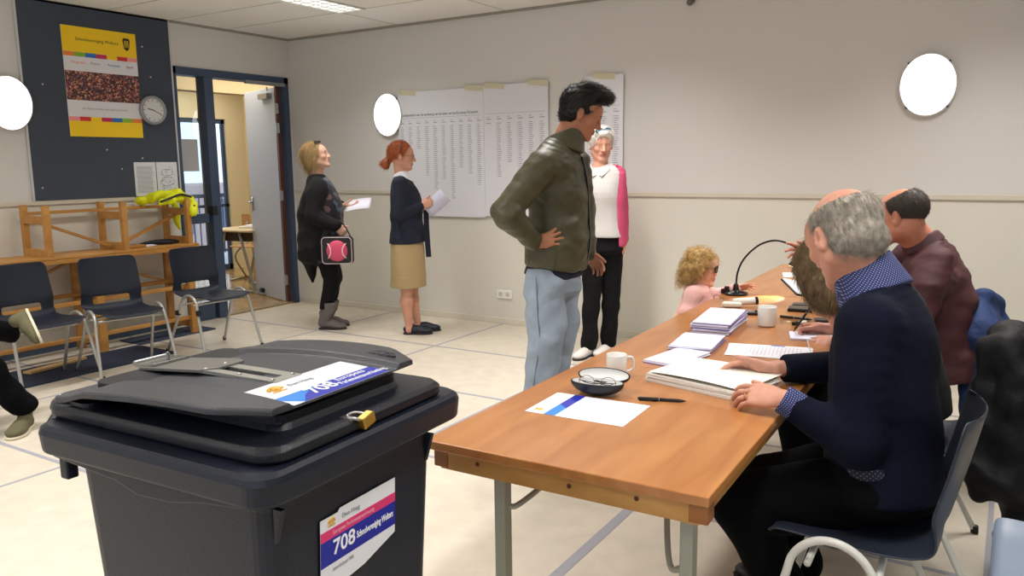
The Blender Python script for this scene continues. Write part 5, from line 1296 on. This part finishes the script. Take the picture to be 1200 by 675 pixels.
# stand collar, zip, hem band, pocket
sh = Shape(); sh.sec((4.493, -2.279, 1.628), (4.470, -2.294, 1.536), (.080, .084), (.108, .112), l3, .02, .02)
sh.cut(V3((4.489, -2.282, 1.615)), (-.35, 0, 1)); sh.hole((4.501, -2.275, 1.676), (4.482, -2.287, 1.575), .076, .070, .004); build_shape('collar', sh, M_leather, P3, .005)
zp = [tuple(V3(c)+f3*(d+.004)+l3*.02) for c, w, d in JT[1:]]; zp = smooth_path(zp, 5)
b = MB(); ribbon(b, zp, .022, .008, tuple(f3)); b.build('zip', mat('zip_dark', (30, 32, 34), .35, metal=.5), P3, world=True)
b = MB(); q0 = V3(JT[3][0]); b.tube(smooth_path([tuple(V3(c)+f3*a-l3*k) for c, a, k in ((JT[2][0], .10, .115), (JT[3][0], .11, .115), (JT[4][0], .07, .165), (JT[5][0], .06, .17))], 5), .0035, 6); b.build('seam', M_leather, P3, True, world=True)
M_tee = mat('tee_navy', (22, 26, 40), .85)
sh = Shape(); sh.loft([((4.426, -2.321, 0.956), .155, .14), ((4.418, -2.327, 0.854), .172, .155)], l3, .02, .02); sh.cut((4.418, -2.327, 0.845), (.05, .05, -1)); sh.folds(.004, 30, (0, 0, 1), .4, 3); build_shape('tee_shirt', sh, M_tee, P3, .006)
sh = Shape(); sh.cone((4.489, -2.282, 1.571), (4.474, -2.291, 1.536), .069, .08, .01); sh.cut(V3(nk)+[0, 0, -.005], (-.3, 0, 1)); build_shape('tee_neck', sh, M_tee, P3, .006)
M_jean = mat('denim_light', (146, 160, 176), .85, var=.14, scale=9, bump=.25, bscale=240)
jr = [(4.420, -2.425, 0.807), (4.439, -2.443, 0.520), (4.387, -2.487, 0.109)]
jl = [(4.412, -2.230, 0.780), (4.401, -2.231, 0.485), (4.332, -2.239, 0.091)]
sh = Shape(); sh.loft([((4.418, -2.326, 0.891), .155, .14), ((4.417, -2.327, 0.779), .165, .15)], l3, .03, .04)
for a in (jr, jl): sh.chain(a, (.112, .096, .078), .04)
sh.folds(.007, 24, (0, 0, 1), .55, 31); sh.folds(.004, 50, (0, 0, 1), .6, 32); build_shape('jeans', sh, M_jean, P3, .006)
b = MB(); b.tube(smooth_path([tuple(V3(jr[0])+V3((0, 0, .06))-l3*.115), tuple(V3(jr[0])*.5+V3(jr[1])*.5-l3*.104), tuple(V3(jr[1])-l3*.098), tuple(V3(jr[1])*.4+V3(jr[2])*.6-l3*.086)], 8), .003, 5); b.build('side_seam', mat('denim_seam', (112, 126, 146), .8), P3, True, world=True)
for a in (jr, jl): shoe('shoe', (a[2][0], a[2][1], 0), f3, mat('shoe_brown', (60, 44, 34), .5), M_bs, P3, .29, .05, .09, h=.007)
# ------------------------------------------------------------------ 4: white-haired woman
P4 = person('white-haired woman in white polo and pink cardigan behind the man in the jacket', 3.83, -.70)
f4 = nrm((.18, -1, 0)); l4 = V3((-f4[1], f4[0], 0))
H4 = Head((3.899, -0.657, 1.578), (.62, -.78, -.12), .98)
nk = (3.899, -0.657, 1.435)
R4 = [(3.793, -0.723, 1.375), (3.779, -0.696, 1.109), (3.822, -0.752, 0.866)]
L4 = [(3.990, -0.553, 1.371), (4.002, -0.498, 1.102), (4.040, -0.546, 0.869)]
sh = Shape(); head_ops(sh, H4, nk, fem=.6, jowl=.4, nose=1.2, neckr=.05)
inner(sh, nk, (3.912, -0.649, 0.886), [R4, L4], [])
for A in (R4, L4): hand_ops(sh, A[2], (0, -.05, -1), f4, .92, curl=(.3, .4, .3), palmdir=l4*(1 if A is R4 else -1))
build_shape('body', sh, skin('pale', (222, 164, 142)), P4, .006, head_region(H4)); eyes(H4, P4, (90, 100, 110), (200, 196, 190), .0018)
sh = Shape(); H4.ell(sh, (0, -.015, .05), (.092, .107, .096)); sh.cut(H4.w(0, .058, .0), H4.d(0, .93, -.36)); sh.cut(H4.w(0, 0, -.05), H4.d(0, .2, -1)); H4.ell(sh, (0, .07, .092), (.062, .03, .02), .02)
sh.folds(.004, 70, (0, 0, 1), .8, 3)
hairdo(H4, sh, mat('hair_white', (226, 222, 216), .6), P4, 1600, .035, .0014, lambda q: np.stack([q[:, 0]*6, q[:, 1]*3, -.3-q[:, 2]], 1), .006, lift=.25, jit=.3)
shades(H4, P4, .085, .115, (40, 42, 48), .027, .55, (60, 110, 130))
M_polo = mat('polo_white', (208, 204, 202), .8, bump=.15, bscale=200)
sh = Shape()
sh.loft([((3.900, -0.657, 1.417), .075, .06), ((3.905, -0.653, 1.367), .15, .085), ((3.906, -0.653, 1.235), .150, .118), ((3.912, -0.649, 1.077), .142, .112), ((3.912, -0.649, 0.911), .16, .125)], l4, .035, .03)
sh.cut((3.912, -0.649, 0.905), (0, 0, -1)); sh.folds(.002, 26, (0, 0, 1), .5, 6)
sh.hole(V3(nk)+V3((.0, -.085, .03)), V3(nk)+V3((0, -.105, -.06)), .045, .012, .006); build_shape('polo_shirt', sh, M_polo, P4, .006)
b = MB()
for s in (-1, 1): b.add([tuple(V3(nk)+l4*s*a+f4*c+V3((0, 0, z))) for a, c, z in ((.065, .0, .02), (.06, .05, .0), (.012, .088, -.075), (.035, .096, -.085), (.085, .06, -.035), (.085, .0, -.0))], [(0, 1, 4, 5), (1, 2, 3, 4)])
b.build('polo_collar', M_polo, P4, world=True, solid=.005)
M_pink = mat('cardigan_pink', (214, 84, 124), .85, bump=.2, bscale=120)
sh = Shape()
sh.loft([((3.891, -0.638, 1.404), .09, .06), ((3.896, -0.635, 1.360), .178, .09), ((3.903, -0.631, 1.139), .180, .13), ((3.904, -0.630, 0.845), .183, .13)], l4, .03, .03)
for A in (R4, L4): sh.chain([A[0], A[1], tuple(V3(A[1])*.06+V3(A[2])*.94)], (.058, .048, .038), .02)
sh.sec((3.957, -0.762, 1.454), (3.965, -0.757, 0.796), (.085, .17), (.118, .17), l4, .01); sh.ops[-1] = sh.ops[-1][:-1]+(-1,)
sh.folds(.002, 26, (0, 0, 1), .5, 8); build_shape('cardigan', sh, M_pink, P4, .006)
r4 = [(3.862, -0.704, 0.760), (3.865, -0.737, 0.455), (3.845, -0.738, 0.079)]
q4 = [(3.964, -0.593, 0.754), (3.969, -0.613, 0.444), (3.937, -0.586, 0.092)]
sh = Shape(); sh.loft([((3.912, -0.649, 0.950), .14, .10), ((3.913, -0.648, 0.809), .155, .12)], l4, .03)
for a in (r4, q4): sh.chain([a[0], a[1], a[2]], (.085, .068, .06), .015)
sh.folds(.004, 30, (0, 0, 1), .5, 9); sh.cut(V3(r4[2])*[1, 1, 0]+[0, 0, .05], (0, 0, -1)); build_shape('trousers', sh, M_black, P4, .006)
for a in (r4, q4): shoe('shoe', (a[2][0], a[2][1], 0), f4*.9-l4*.25, mat('shoe_white', (222, 218, 212), .5), M_bs, P4, .25, .042, .05, collar=False, h=.006)
# ------------------------------------------------------------------ 5: little girl
P5 = person('little girl with curly blonde hair and sunglasses leaning on the table', 5.03, -2.15)
f5 = nrm((.85, .53, 0)); l5 = V3((-f5[1], f5[0], 0))
H5 = Head((5.156, -2.072, 0.904), (.86, .16, -.10), .78)
nk = (5.146, -2.078, 0.819)
R5 = [(5.149, -2.176, 0.780), (5.141, -2.222, 0.694), (5.207, -2.063, 0.736)]
L5 = [(5.131, -1.987, 0.760), (5.191, -1.885, 0.736), (5.287, -1.872, 0.783)]
sh = Shape(); head_ops(sh, H5, nk, fem=1.2, nose=.2, neckr=.036, jowl=.3)
H5.ell(sh, (.035, .06, -.045), (.022, .02, .02), .02); H5.ell(sh, (-.035, .06, -.045), (.022, .02, .02), .02)
g5 = [(5.03, -2.10, .45), (5.03, -2.11, .25), (5.03, -2.12, .06)]; g6 = [(5.02, -2.22, .45), (5.02, -2.22, .25), (5.01, -2.22, .06)]
inner(sh, nk, (5.02, -2.16, .5), [R5, L5], [g5, g6], .62)
hand_ops(sh, R5[2], (.75, .3, .05), (-.3, .8, .5), .55, curl=(.5, .7, .4), palmdir=(0, 0, -1))
hand_ops(sh, L5[2], (.9, .35, .10), (.1, -.6, .8), .6, curl=(.15, .25, .2), spread=.2, palmdir=(0, 0, -1))
build_shape('body', sh, skin('child', (232, 176, 152)), P5, .0045, head_region(H5)); eyes(H5, P5, (80, 90, 100), (170, 130, 80), .0016)
sh = Shape(); H5.ell(sh, (0, -.022, .042), (.086, .104, .092)); H5.ell(sh, (0, -.05, -.035), (.092, .074, .07), .04)
for i in range(16):
    a = random.uniform(1.9, 4.4)+math.pi/2*0; aa = random.uniform(-2.2, 2.2)
    H5.ell(sh, (.095*math.sin(aa), -.035-.085*math.cos(aa), random.uniform(-.085, .02)), (.020, .020, .026), .010)
sh.cut(H5.w(0, .03, 0), H5.d(0, .84, -.5)); sh.cut(H5.w(0, 0, -.118), H5.d(0, .35, -1)); sh.folds(.006, 90, (0, 0, 1), .8, 4)
hairdo(H5, sh, mat('hair_curly', (198, 164, 104), .5, var=.35, scale=45), P5, 1500, .05, .0018, lambda q: np.stack([q[:, 0]*3, q[:, 1]*2, -.5-0*q[:, 0]], 1), .0045, droop=.5, lift=.25, curl=7, curlr=.009, seg=6)
shades(H5, P5, .104, .008, (14, 14, 18), .029, 0, (10, 10, 14))
M_rose = mat('sweater_rose', (232, 184, 178), .85, bump=.2, bscale=160)
sh = Shape()
sh.loft([((5.143, -2.080, 0.806), .05, .045), ((5.140, -2.082, 0.770), .095, .07), ((5.130, -2.088, 0.675), .10, .085), ((5.124, -2.091, 0.584), .105, .088), ((5.02, -2.16, .50), .11, .09)], l5, .03, .03)
sh.chain([R5[0], R5[1], V3(R5[1])*.1+V3(R5[2])*.9], (.046, .044, .031), .02); sh.chain([L5[0], L5[1], V3(L5[1])*.1+V3(L5[2])*.9], (.044, .040, .030), .02)
sh.folds(.004, 40, (0, 0, 1), .5, 9); build_shape('sweater', sh, M_rose, P5, .0045)
sh = Shape(); 
for g in (g5, g6): sh.chain([(g[0][0], g[0][1], .52)]+g[1:], (.07, .055, .042), .02)
build_shape('leggings', sh, mat('leggings_grey', (90, 92, 104), .8), P5, .007)
for g in (g5, g6): shoe('shoe', (g[2][0], g[2][1], 0), f5, mat('shoe_pink', (200, 120, 130), .5), M_bs, P5, .16, .03, .04, collar=False, h=.006)
# spectacles the girl has in her hand
t = thing('spectacles', 'thin spectacles lying on the table edge under the hand of the little girl', 'glasses', (5.196, -2.070, 0.745))
MB().tube([(.018*math.cos(t_), -.03, .018*math.sin(t_)) for t_ in np.linspace(0, 6.28, 16)], .0013, 5).tube([(.05+.016*math.cos(t_), -.02, .012+.018*math.sin(t_)) for t_ in np.linspace(0, 6.28, 16)], .0013, 5).build('rims', mat('glasses_dark', (50, 40, 40), .3, metal=.5), t, True)
MB().tube(smooth_path([(.066, -.018, .016), (.09, 0, .0), (.075, .02, -.01)], 5), .0013, 5).build('temple_arm', mat('glasses_dark', (50, 40, 40), .3, metal=.5), t, True)
# ------------------------------------------------------------------ 6: grey-haired official in front
P6 = person('balding grey-haired man in navy sweater seated in front, seen from behind', 6.2, -3.68)
f6 = V3((-1, .05, 0)); l6 = V3((0, -1, 0))
H6 = Head((6.096, -3.639, 1.230), (-.70, .55, -.52), 1.10)
nk = (6.165, -3.63, 1.085)
L6 = [(6.20, -3.82, 1.01), (6.190, -3.867, 0.704), (6.005, -3.887, 0.800)]
R6 = [(6.20, -3.45, 1.01), (6.17, -3.36, .80), (5.901, -3.562, 0.800)]
sh = Shape(); head_ops(sh, H6, nk, jowl=.7, neckr=.064)
inner(sh, nk, (6.2, -3.67, .55), [L6, R6], [])
hand_ops(sh, L6[2], (-1, .12, -.02), (-.0, .75, .45), 1.05, curls=[(.25, .3, .2), (.3, .45, .3), (.4, .5, .3), (.45, .5, .3)], thumb=(.85, .45, .1), tcurl=.1, palmdir=(0, .5, -.8))
hand_ops(sh, R6[2], (-1, -.05, -.03), (.1, -.75, .5), 1.05, curls=[(.25, .35, .2), (.3, .4, .3), (.35, .5, .3), (.4, .5, .3)], thumb=(.75, .55, -.1), tcurl=.15, palmdir=(0, -.3, -.9))
build_shape('body', sh, skin('ruddy', (196, 142, 120)), P6, .004, head_region(H6)); eyes(H6, P6, (90, 110, 120), (150, 140, 130))
# ring of grey hair round the bald crown
sh = cap_base(H6, (0, -.024, .036), (.0795, .098, .088), .026, -.08, (.95, -.30), nape=.002)
H6.ell(sh, (0, -.028, .122), (.086, .108, .074), .012, True); sh.folds(.002, 90, (0, 0, 1), .9, 3)
hairdo(H6, sh, mat('hair_grey', (168, 160, 148), .6, var=.35, scale=55), P6, 9000, .024, .00065, lambda q: np.stack([q[:, 0]*1, -.35+0*q[:, 1], -.9-0*q[:, 0]], 1), .004, lift=.10, jit=.12, droop=.2)
M_nav2 = mat('sweater_navy', (6, 11, 30), .9, bump=.2, bscale=200, spec=.2)
sh = Shape()
sh.loft([((6.175, -3.635, 1.085), .09, .08), ((6.20, -3.64, 1.045), .165, .105), ((6.222, -3.65, .95), .20, .135), ((6.225, -3.66, .80), .205, .145), ((6.235, -3.665, .66), .20, .15), ((6.24, -3.67, .53), .21, .16)], (0, 1, 0), .045, .04)
sh.chain([L6[0], L6[1]], (.082, .068), .04); sh.cone(L6[1], V3(L6[1])*.15+V3(L6[2])*.85, .065, .044, .03)
sh.chain([R6[0], R6[1]], (.082, .066), .04); sh.cone(R6[1], V3(R6[1])*.12+V3(R6[2])*.88, .062, .046, .03)
sh.folds(.0035, 22, (0, 0, 1), .6, 41)
sh.hole((6.16, -3.63, 1.16), (6.155, -3.63, 1.09), .085, .055, .02)
sh.cut(V3(L6[1])*.12+V3(L6[2])*.88, V3(L6[2])-V3(L6[1]), .12); sh.cut(V3(R6[1])*.08+V3(R6[2])*.92, V3(R6[2])-V3(R6[1]), .12)
build_shape('sweater', sh, M_nav2, P6, .0055)
M_dot = dots('shirt_dotted', (26, 36, 88), (140, 150, 190), 170, .17)
sh = Shape(); sh.sec((6.14, -3.622, 1.165), (6.19, -3.638, 1.07), (.084, .082), (.118, .105), (0, 1, 0), .01, .015)
sh.hole((6.13, -3.62, 1.20), (6.15, -3.625, 1.11), .077, .070, .004); sh.cut((6.145, -3.622, 1.165), (-.45, 0, 1))
build_shape('shirt_collar', sh, M_dot, P6, .005)
sh = Shape(); a, b_ = V3(L6[1]), V3(L6[2]); sh.cone(a*.2+b_*.8, a*-.04+b_*1.04, .043, .040, .01); sh.cut(a*-.02+b_*1.02, b_-a); build_shape('shirt_cuff', sh, M_dot, P6, .004)
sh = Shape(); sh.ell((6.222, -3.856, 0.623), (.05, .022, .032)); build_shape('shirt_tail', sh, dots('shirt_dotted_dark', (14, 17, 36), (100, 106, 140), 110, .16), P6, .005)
kL, kR = (5.870, -3.806, 0.431), (5.873, -3.477, 0.396)
aL = (kL[0]+.20, kL[1]+.02, .10); aR = (kR[0]+.12, kR[1]+.04, .10)
M_trou = mat('trousers_black', (7, 8, 11), .95, spec=.12, bump=.2, bscale=150)
sh = Shape(); sh.loft([((6.25, -3.67, .60), .17, .13), ((6.24, -3.67, .52), .19, .15)], (0, 1, 0), .03)
sh.chain([(6.2, -3.78, .54), kL, aL], (.105, .088, .06), .03); sh.chain([(6.2, -3.57, .54), kR, aR], (.105, .085, .06), .03); sh.folds(.006, 24, (0, 0, 1), .6, 44)
build_shape('trousers', sh, M_trou, P6, .007)
for a in (aL, aR): shoe('shoe', (a[0], a[1], 0), f6, mat('shoe_black', (18, 18, 20), .4), M_bs, P6, .29, .05, .08, h=.007)
rg = MB(); w = V3(L6[2]); d = nrm((-1, .12, -.02)); tt = V3((-.0, .75, .45)); tt = nrm(tt-d*(tt@d)); pc = w+(tt*-.0095+d*.1)*1.05
rg.tube([tuple(pc+tt*.0098*math.cos(t)+np.cross(d, tt)*.0098*math.sin(t)) for t in np.linspace(0, 6.283, 16)], .0014, 6); rg.build('ring', mat('gold', (220, 170, 80), .25, metal=1), P6, True, world=True)
# ------------------------------------------------------------------ 7: official bowed over the pad
P7 = person('brown-haired person in black bowed low over the table, writing on the pad', 6.17, -2.87)
H7 = Head((5.925, -2.973, 1.021), (-.50, .72, -.58), 1.06)
nk = (6.002, -2.950, 0.882)
R7 = [(6.10, -2.70, .93), (6.06, -2.60, .80), (5.913, -2.738, 0.777)]
L7 = [(6.12, -3.04, .92), (6.10, -3.06, .80), (5.984, -2.901, 0.754)]
sh = Shape(); head_ops(sh, H7, nk, neckr=.055); inner(sh, nk, (6.2, -2.87, .55), [R7, L7], [])
hand_ops(sh, R7[2], (-1, -.15, -.12), (.0, -.5, .8), .98, curls=[(.7, .9, .3), (.85, 1.0, .5), (.95, 1.1, .6), (1.0, 1.1, .6)], thumb=(.9, .3, .35), tcurl=.2, palmdir=(0, -.6, -.6))
hand_ops(sh, L7[2], (-1, .1, -.06), (-.1, .7, .4), .98, curl=(.3, .35, .2), thumb=(.8, .5, .1), palmdir=(0, 0, -1))
build_shape('body', sh, skin('rosy', (202, 146, 124)), P7, .005, head_region(H7)); eyes(H7, P7, (80, 60, 40), (80, 64, 44))
sh = cap_base(H7, (0, -.025, .045), (.09, .112, .098), .06, -.13, (.96, -.25), ears=False); H7.ell(sh, (0, -.045, -.055), (.088, .08, .085), .07); sh.cut(H7.w(0, .05, 0), H7.d(0, .96, -.1)); sh.folds(.003, 80, (0, 1, 0), .8, 4)
hairdo(H7, sh, mat('hair_brown', (122, 102, 72), .6, var=.3, scale=50), P7, 5000, .045, .0010, lambda q: np.stack([q[:, 0]*3, .2+q[:, 1], -.5-q[:, 2]*2], 1), .005, lift=.12, jit=.12, droop=.2)
sh = Shape()
sh.loft([(nk, .07, .065), ((6.10, -2.88, .95), .165, .105), ((6.17, -2.87, .80), .18, .13), ((6.21, -2.87, .66), .175, .13), ((6.22, -2.87, .53), .185, .15)], (0, 1, 0), .04, .03)
for A in (R7, L7): sh.chain([A[0], A[1]], (.07, .056), .03); sh.cone(A[1], V3(A[1])*.2+V3(A[2])*.8, .053, .04, .02)
sh.folds(.005, 24, (0, 0, 1), .6, 47); build_shape('jumper', sh, mat('jumper_black', (22, 22, 24), .85), P7, .006)
sh = Shape(); 
for y in (-.1, .1):
    sh.chain([(6.2, -2.87+y, .54), (5.84, -2.87+y*1.3, .53), (5.92, -2.87+y*1.3, .1)], (.09, .075, .055), .03)
build_shape('trousers', sh, M_trou, P7, .008)
for y in (-.13, .13): shoe('shoe', (5.94, -2.87+y, 0), (-1, 0, 0), mat('shoe_black', (18, 18, 20), .4), M_bs, P7, .26, .045, .08, h=.008)
b = MB(); ribbon(b, [(5.906, -3.119, 0.808), (5.931, -3.139, 0.745), (5.947, -3.137, 0.697)], .012, .002, (-1, -.3, .2)); b.build('lanyard', mat('lanyard_white', (214, 214, 214), .6), P7, world=True)
tipp = V3((5.776, -2.745, 0.757))
pen('black pencil upright in the writing hand of the bowed official', tuple(tipp), tuple(tipp+V3((.09, -.02, .15))), .0045)
# ------------------------------------------------------------------ 8: man in the maroon shirt
P8 = person('balding man in a maroon shirt seated behind the others, reaching for the lamp', 6.15, -1.95)
H8 = Head((6.076, -2.084, 1.192), (-.93, .20, -.22), 1.02)
nk = (6.158, -2.031, 1.074)
L8 = [(6.238, -2.210, 0.990), (6.175, -2.418, 0.722), (5.990, -2.372, 0.694)]
R8 = [(6.124, -1.852, 0.992), (5.905, -1.898, 0.834), (5.718, -2.034, 0.990)]
sh = Shape(); head_ops(sh, H8, nk, jowl=.8, neckr=.066); inner(sh, nk, (6.264, -2.089, 0.519), [L8, R8], [])
hand_ops(sh, R8[2], (-.98, -.2, .18), (.1, -.3, .95), 1.0, curls=[(.1, .3, .2), (.35, .5, .3), (.5, .6, .4), (.6, .7, .4)], spread=.16, thumb=(.85, .6, .1), palmdir=(.1, -.9, -.3))
hand_ops(sh, L8[2], (-1, .2, 0), (0, .6, .5), 1.0, curl=(.4, .5, .3), palmdir=(0, 0, -1))
build_shape('body', sh, skin('ruddy2', (200, 132, 106)), P8, .005, head_region(H8)); eyes(H8, P8, (80, 60, 40), (70, 54, 44))
sh = cap_base(H8, (0, -.024, .036), (.081, .1, .088), .022, -.07, (.95, -.30)); H8.ell(sh, (0, .03, .125), (.072, .098, .062), .012, True)
hairdo(H8, sh, mat('hair_dark_grey', (66, 58, 52), .6, var=.3, scale=55), P8, 3500, .016, .0009, lambda q: np.stack([q[:, 0]*2, -.25-q[:, 1], -.9-0*q[:, 0]], 1), .005, lift=.2, jit=.15)
M_mar = mat('shirt_maroon', (66, 27, 32), .7, bump=.15, bscale=200)
sh = Shape()
sh.loft([((6.161, -2.029, 1.074), .085, .075), ((6.195, -2.019, 1.012), .175, .11), ((6.224, -2.034, 0.899), .20, .15), ((6.244, -2.057, 0.767), .20, .16), ((6.260, -2.071, 0.633), .20, .165), ((6.274, -2.090, 0.481), .20, .165)], (0, 1, 0), .045, .04)
sh.chain([L8[0], L8[1]], (.082, .066), .04); sh.cone(L8[1], L8[2], .062, .046, .03)
sh.chain([R8[0], R8[1]], (.078, .062), .03); sh.cone(R8[1], V3(R8[1])*.35+V3(R8[2])*.65, .06, .05, .03)
sh.folds(.006, 26, (-.4, 0, 1), .4, 51); sh.folds(.004, 55, (-.3, 0, 1), .4, 52); build_shape('shirt', sh, M_mar, P8, .006)
sh = Shape(); sh.sec((6.149, -2.031, 1.105), (6.172, -2.025, 1.059), (.08, .078), (.10, .095), (0, 1, 0), .01, .012); sh.hole((6.137, -2.032, 1.136), (6.157, -2.030, 1.082), .072, .064, .004); sh.cut((6.145, -2.033, 1.105), (-.35, 0, 1)); build_shape('shirt_collar', sh, mat('collar_maroon', (70, 40, 48), .7), P8, .005)
sh = Shape()
for y in (-.1, .1): sh.chain([(6.2, -1.95+y, .54), (5.82, -1.95+y*1.4, .54), (5.88, -1.95+y*1.4, .1)], (.1, .08, .06), .03)
build_shape('trousers', sh, M_trou, P8, .009)
for y in (-.14, .14): shoe('shoe', (5.9, -1.95+y, 0), (-1, 0, 0), mat('shoe_black', (18, 18, 20), .4), M_bs, P8, .28, .05, .08, h=.009)
# tilted booklet standing behind the bowed head
bk = thing('booklet', 'white booklet with a black edge tilted up between the box and the bowed head', 'booklet', (5.757, -2.423, 0.881))
Mk = frame_m((0, 0, 0), (0.148, -0.161, -0.080), (0, .9, .1)); 
MB().rbox((-.075, -.10, -.004), (.075, .10, .004), .006, Mk).build('cover', mat('black_gap2', (16, 16, 18), .5), bk); MB().box((-.07, -.095, .0035), (.07, .095, .007), Mk).build('pages', mat('pages_white', (220, 220, 232), .6), bk)
# ------------------------------------------------------------------ 9: person at the left edge, legs crossed
P9 = person('person in black trousers and olive sneakers, legs crossed, cut off by the left picture edge', 1.35, -4.25)
k1 = (1.80, -4.02, .50); k2 = (1.60, -4.02, .62); an2 = (1.551, -3.723, 0.494)
nk = (1.22, -4.25, 1.06)
H9 = Head((1.25, -4.25, 1.25), (1, .1, 0), 1.0)
A9 = [(1.2, -4.07, 1.0), (1.28, -4.02, .78), (1.5, -4.12, .66)]; B9 = [(1.2, -4.43, 1.0), (1.28, -4.46, .78), (1.5, -4.3, .66)]
sh = Shape(); head_ops(sh, H9, nk); inner(sh, nk, (1.3, -4.25, .55), [A9, B9], [[(1.35, -4.15, .53), k2, an2]])
for A in (A9, B9): hand_ops(sh, A[2], (1, 0, -.1), (0, 0, 1), 1.0, palmdir=(0, -1 if A is A9 else 1, 0))
build_shape('body', sh, skin('fair', (216, 170, 148)), P9, .008, head_region(H9)); eyes(H9, P9)
sh = cap_base(H9); hairdo(H9, sh, mat('hair_brown', (102, 88, 60), .6), P9, 900, .03, .0014, back_down, .008)
sh = Shape(); sh.loft([(nk, .08, .075), ((1.2, -4.25, 1.01), .18, .11), ((1.25, -4.25, .85), .2, .14), ((1.3, -4.25, .55), .19, .15)], (0, 1, 0), .04)
for A in (A9, B9): sh.chain([A[0], A[1], V3(A[1])*.1+V3(A[2])*.9], (.08, .065, .045), .03)
build_shape('sweater', sh, mat('cloth_black', (20, 20, 23), .85), P9, .009)
ft = (1.84, -3.80)
sh = Shape(); sh.chain([(1.32, -4.36, .53), (1.76, -4.06, .50), (ft[0]-.02, ft[1]-.04, .14)], (.1, .082, .07), .03); sh.chain([(1.35, -4.14, .56), k2, tuple(V3(k2)*.02+V3(an2)*.98)], (.1, .082, .058), .03); sh.folds(.008, 26, (0, 0, 1), .6, 61)
build_shape('trousers', sh, M_trou, P9, .007)
M_olive = mat('sneaker_olive', (92, 88, 62), .8, bump=.3, bscale=150); M_rub = mat('sneaker_sole', (206, 198, 172), .6)
shoe('sneaker', (ft[0]-.02, ft[1]-.03, 0), (.75, -.75, 0), M_olive, M_rub, P9, .28, .05, .09, h=.005)
Rw, Uw, Fw = V3((0.849, 0.528, -0.013)), V3((-0.070, 0.137, 0.988)), V3((-0.523, 0.838, -0.153))
shoe('sneaker', tuple(V3((1.634, -3.726, 0.584))+Rw*.08+Uw*.03), Rw*.55-Uw*.6-Fw*.5, M_olive, M_rub, P9, .27, .048, .08, up=-Rw*.78-Uw*.35-Fw*.5, h=.005)
# ------------------------------------------------------------------ chairs and coats of the officials
M_tubew = mat('chair_tube_pale', (206, 206, 200), .35)
M_shell2 = mat('shell_slate', (34, 40, 52), .4, spec=.5)
K1 = chair('slate grey chair that the grey-haired official in front sits on', (6.215, -3.77, 0), math.radians(181), 'slate chairs of the officials', M_shell2, M_tubew)
for lab, x, y, a in (('slate chair under the black coat, of the bowed official', 6.235, -2.90, 180), ('slate chair under the blue jacket, of the man in maroon', 6.13, -1.97, 180), ('empty slate chair at the far end behind the maroon shirt', 5.98, -.62, 180)):
    c = copy_tree(K1); c.location = (x, y, 0); c.rotation_euler.z = math.radians(a); c['label'] = lab
K5 = chair('pale blue-grey chair at the lower right corner of the picture', (6.745, -3.80, 0), math.radians(180), 'slate chairs of the officials', mat('shell_pale', (126, 140, 160), .4), M_tubew)
K9 = copy_tree(C1); K9.location = (1.28, -4.25, 0); K9.rotation_euler.z = 0; K9['label'] = 'dark moulded chair under the person at the left edge'; K9['group'] = 'dark moulded chairs with steel legs'
def coat(label, cx, cy, pts, m_, rad, seed, name='coat'):
    t = thing(name, label, 'coat', (cx, cy, 0)); sh = Shape()
    for a, r in pts: sh.chain([V3((cx, cy, 0))+V3(p) for p in a], r, .04)
    sh.folds(.011, 22, (0, 0, 1), .45, seed); sh.folds(.005, 45, (0, 0, 1), .5, seed+1)
    build_shape('fabric', sh, m_, t, .007); return t
coat('black padded coat hanging over the chair back of the bowed official', 6.53, -2.98, [
    (((.03, -.17, .40), (.03, -.15, .74), (.0, -.10, .83), (.0, .12, .84), (.03, .17, .74), (.03, .2, .40)), (.07, .07, .055, .055, .06, .07)),
    (((.05, -.08, .80), (.07, -.08, .5), (.08, -.1, .22)), (.06, .09, .08)), (((.05, .08, .80), (.07, .08, .5), (.08, .1, .25)), (.06, .09, .08)),
    (((-.05, -.1, .82), (-.07, -.14, .6), (-.06, -.17, .35)), (.04, .045, .04))], mat('coat_black', (11, 12, 16), .6, spec=.25, bump=.3, bscale=30), .06, 71)
coat('blue denim jacket hanging over the chair back of the man in maroon', 6.42, -1.97, [
    (((.02, -.16, .35), (.0, -.14, .70), (-.01, -.02, .82), (.0, .08, .80), (.02, .14, .5)), (.08, .075, .05, .05, .07)),
    (((.0, -.0, .82), (.05, .0, .6), (.05, -.02, .4)), (.045, .07, .07)), (((.0, .04, .81), (.05, .07, .77), (.10, .08, .66)), (.04, .045, .03))], mat('denim_blue', (28, 50, 96), .8, bump=.3, bscale=60), .05, 81, 'jacket')

# ================================================================== camera
cam = bpy.data.cameras.new('camera'); co = bpy.data.objects.new('camera', cam); COL.objects.link(co)
Rv, Uv, Fv = Vector((0.849, 0.528, -0.013)), Vector((-0.070, 0.137, 0.988)), Vector((-0.523, 0.838, -0.153))
Mx = Matrix((Rv, Uv, -Fv)).transposed().to_4x4(); Mx.translation = Vector((6.503, -6.088, 1.450)); co.matrix_world = Mx
cam.sensor_width = 36; cam.lens = 939.1*36/1200; cam.clip_start = .05; cam.clip_end = 200
SC.camera = co
vs_ = SC.view_settings; vs_.view_transform = 'Standard'; vs_.look = 'None'; vs_.gamma = 1; vs_.use_curve_mapping = False; vs_.exposure = -0.78
SC.cycles.max_bounces = 8; SC.cycles.use_denoising = True
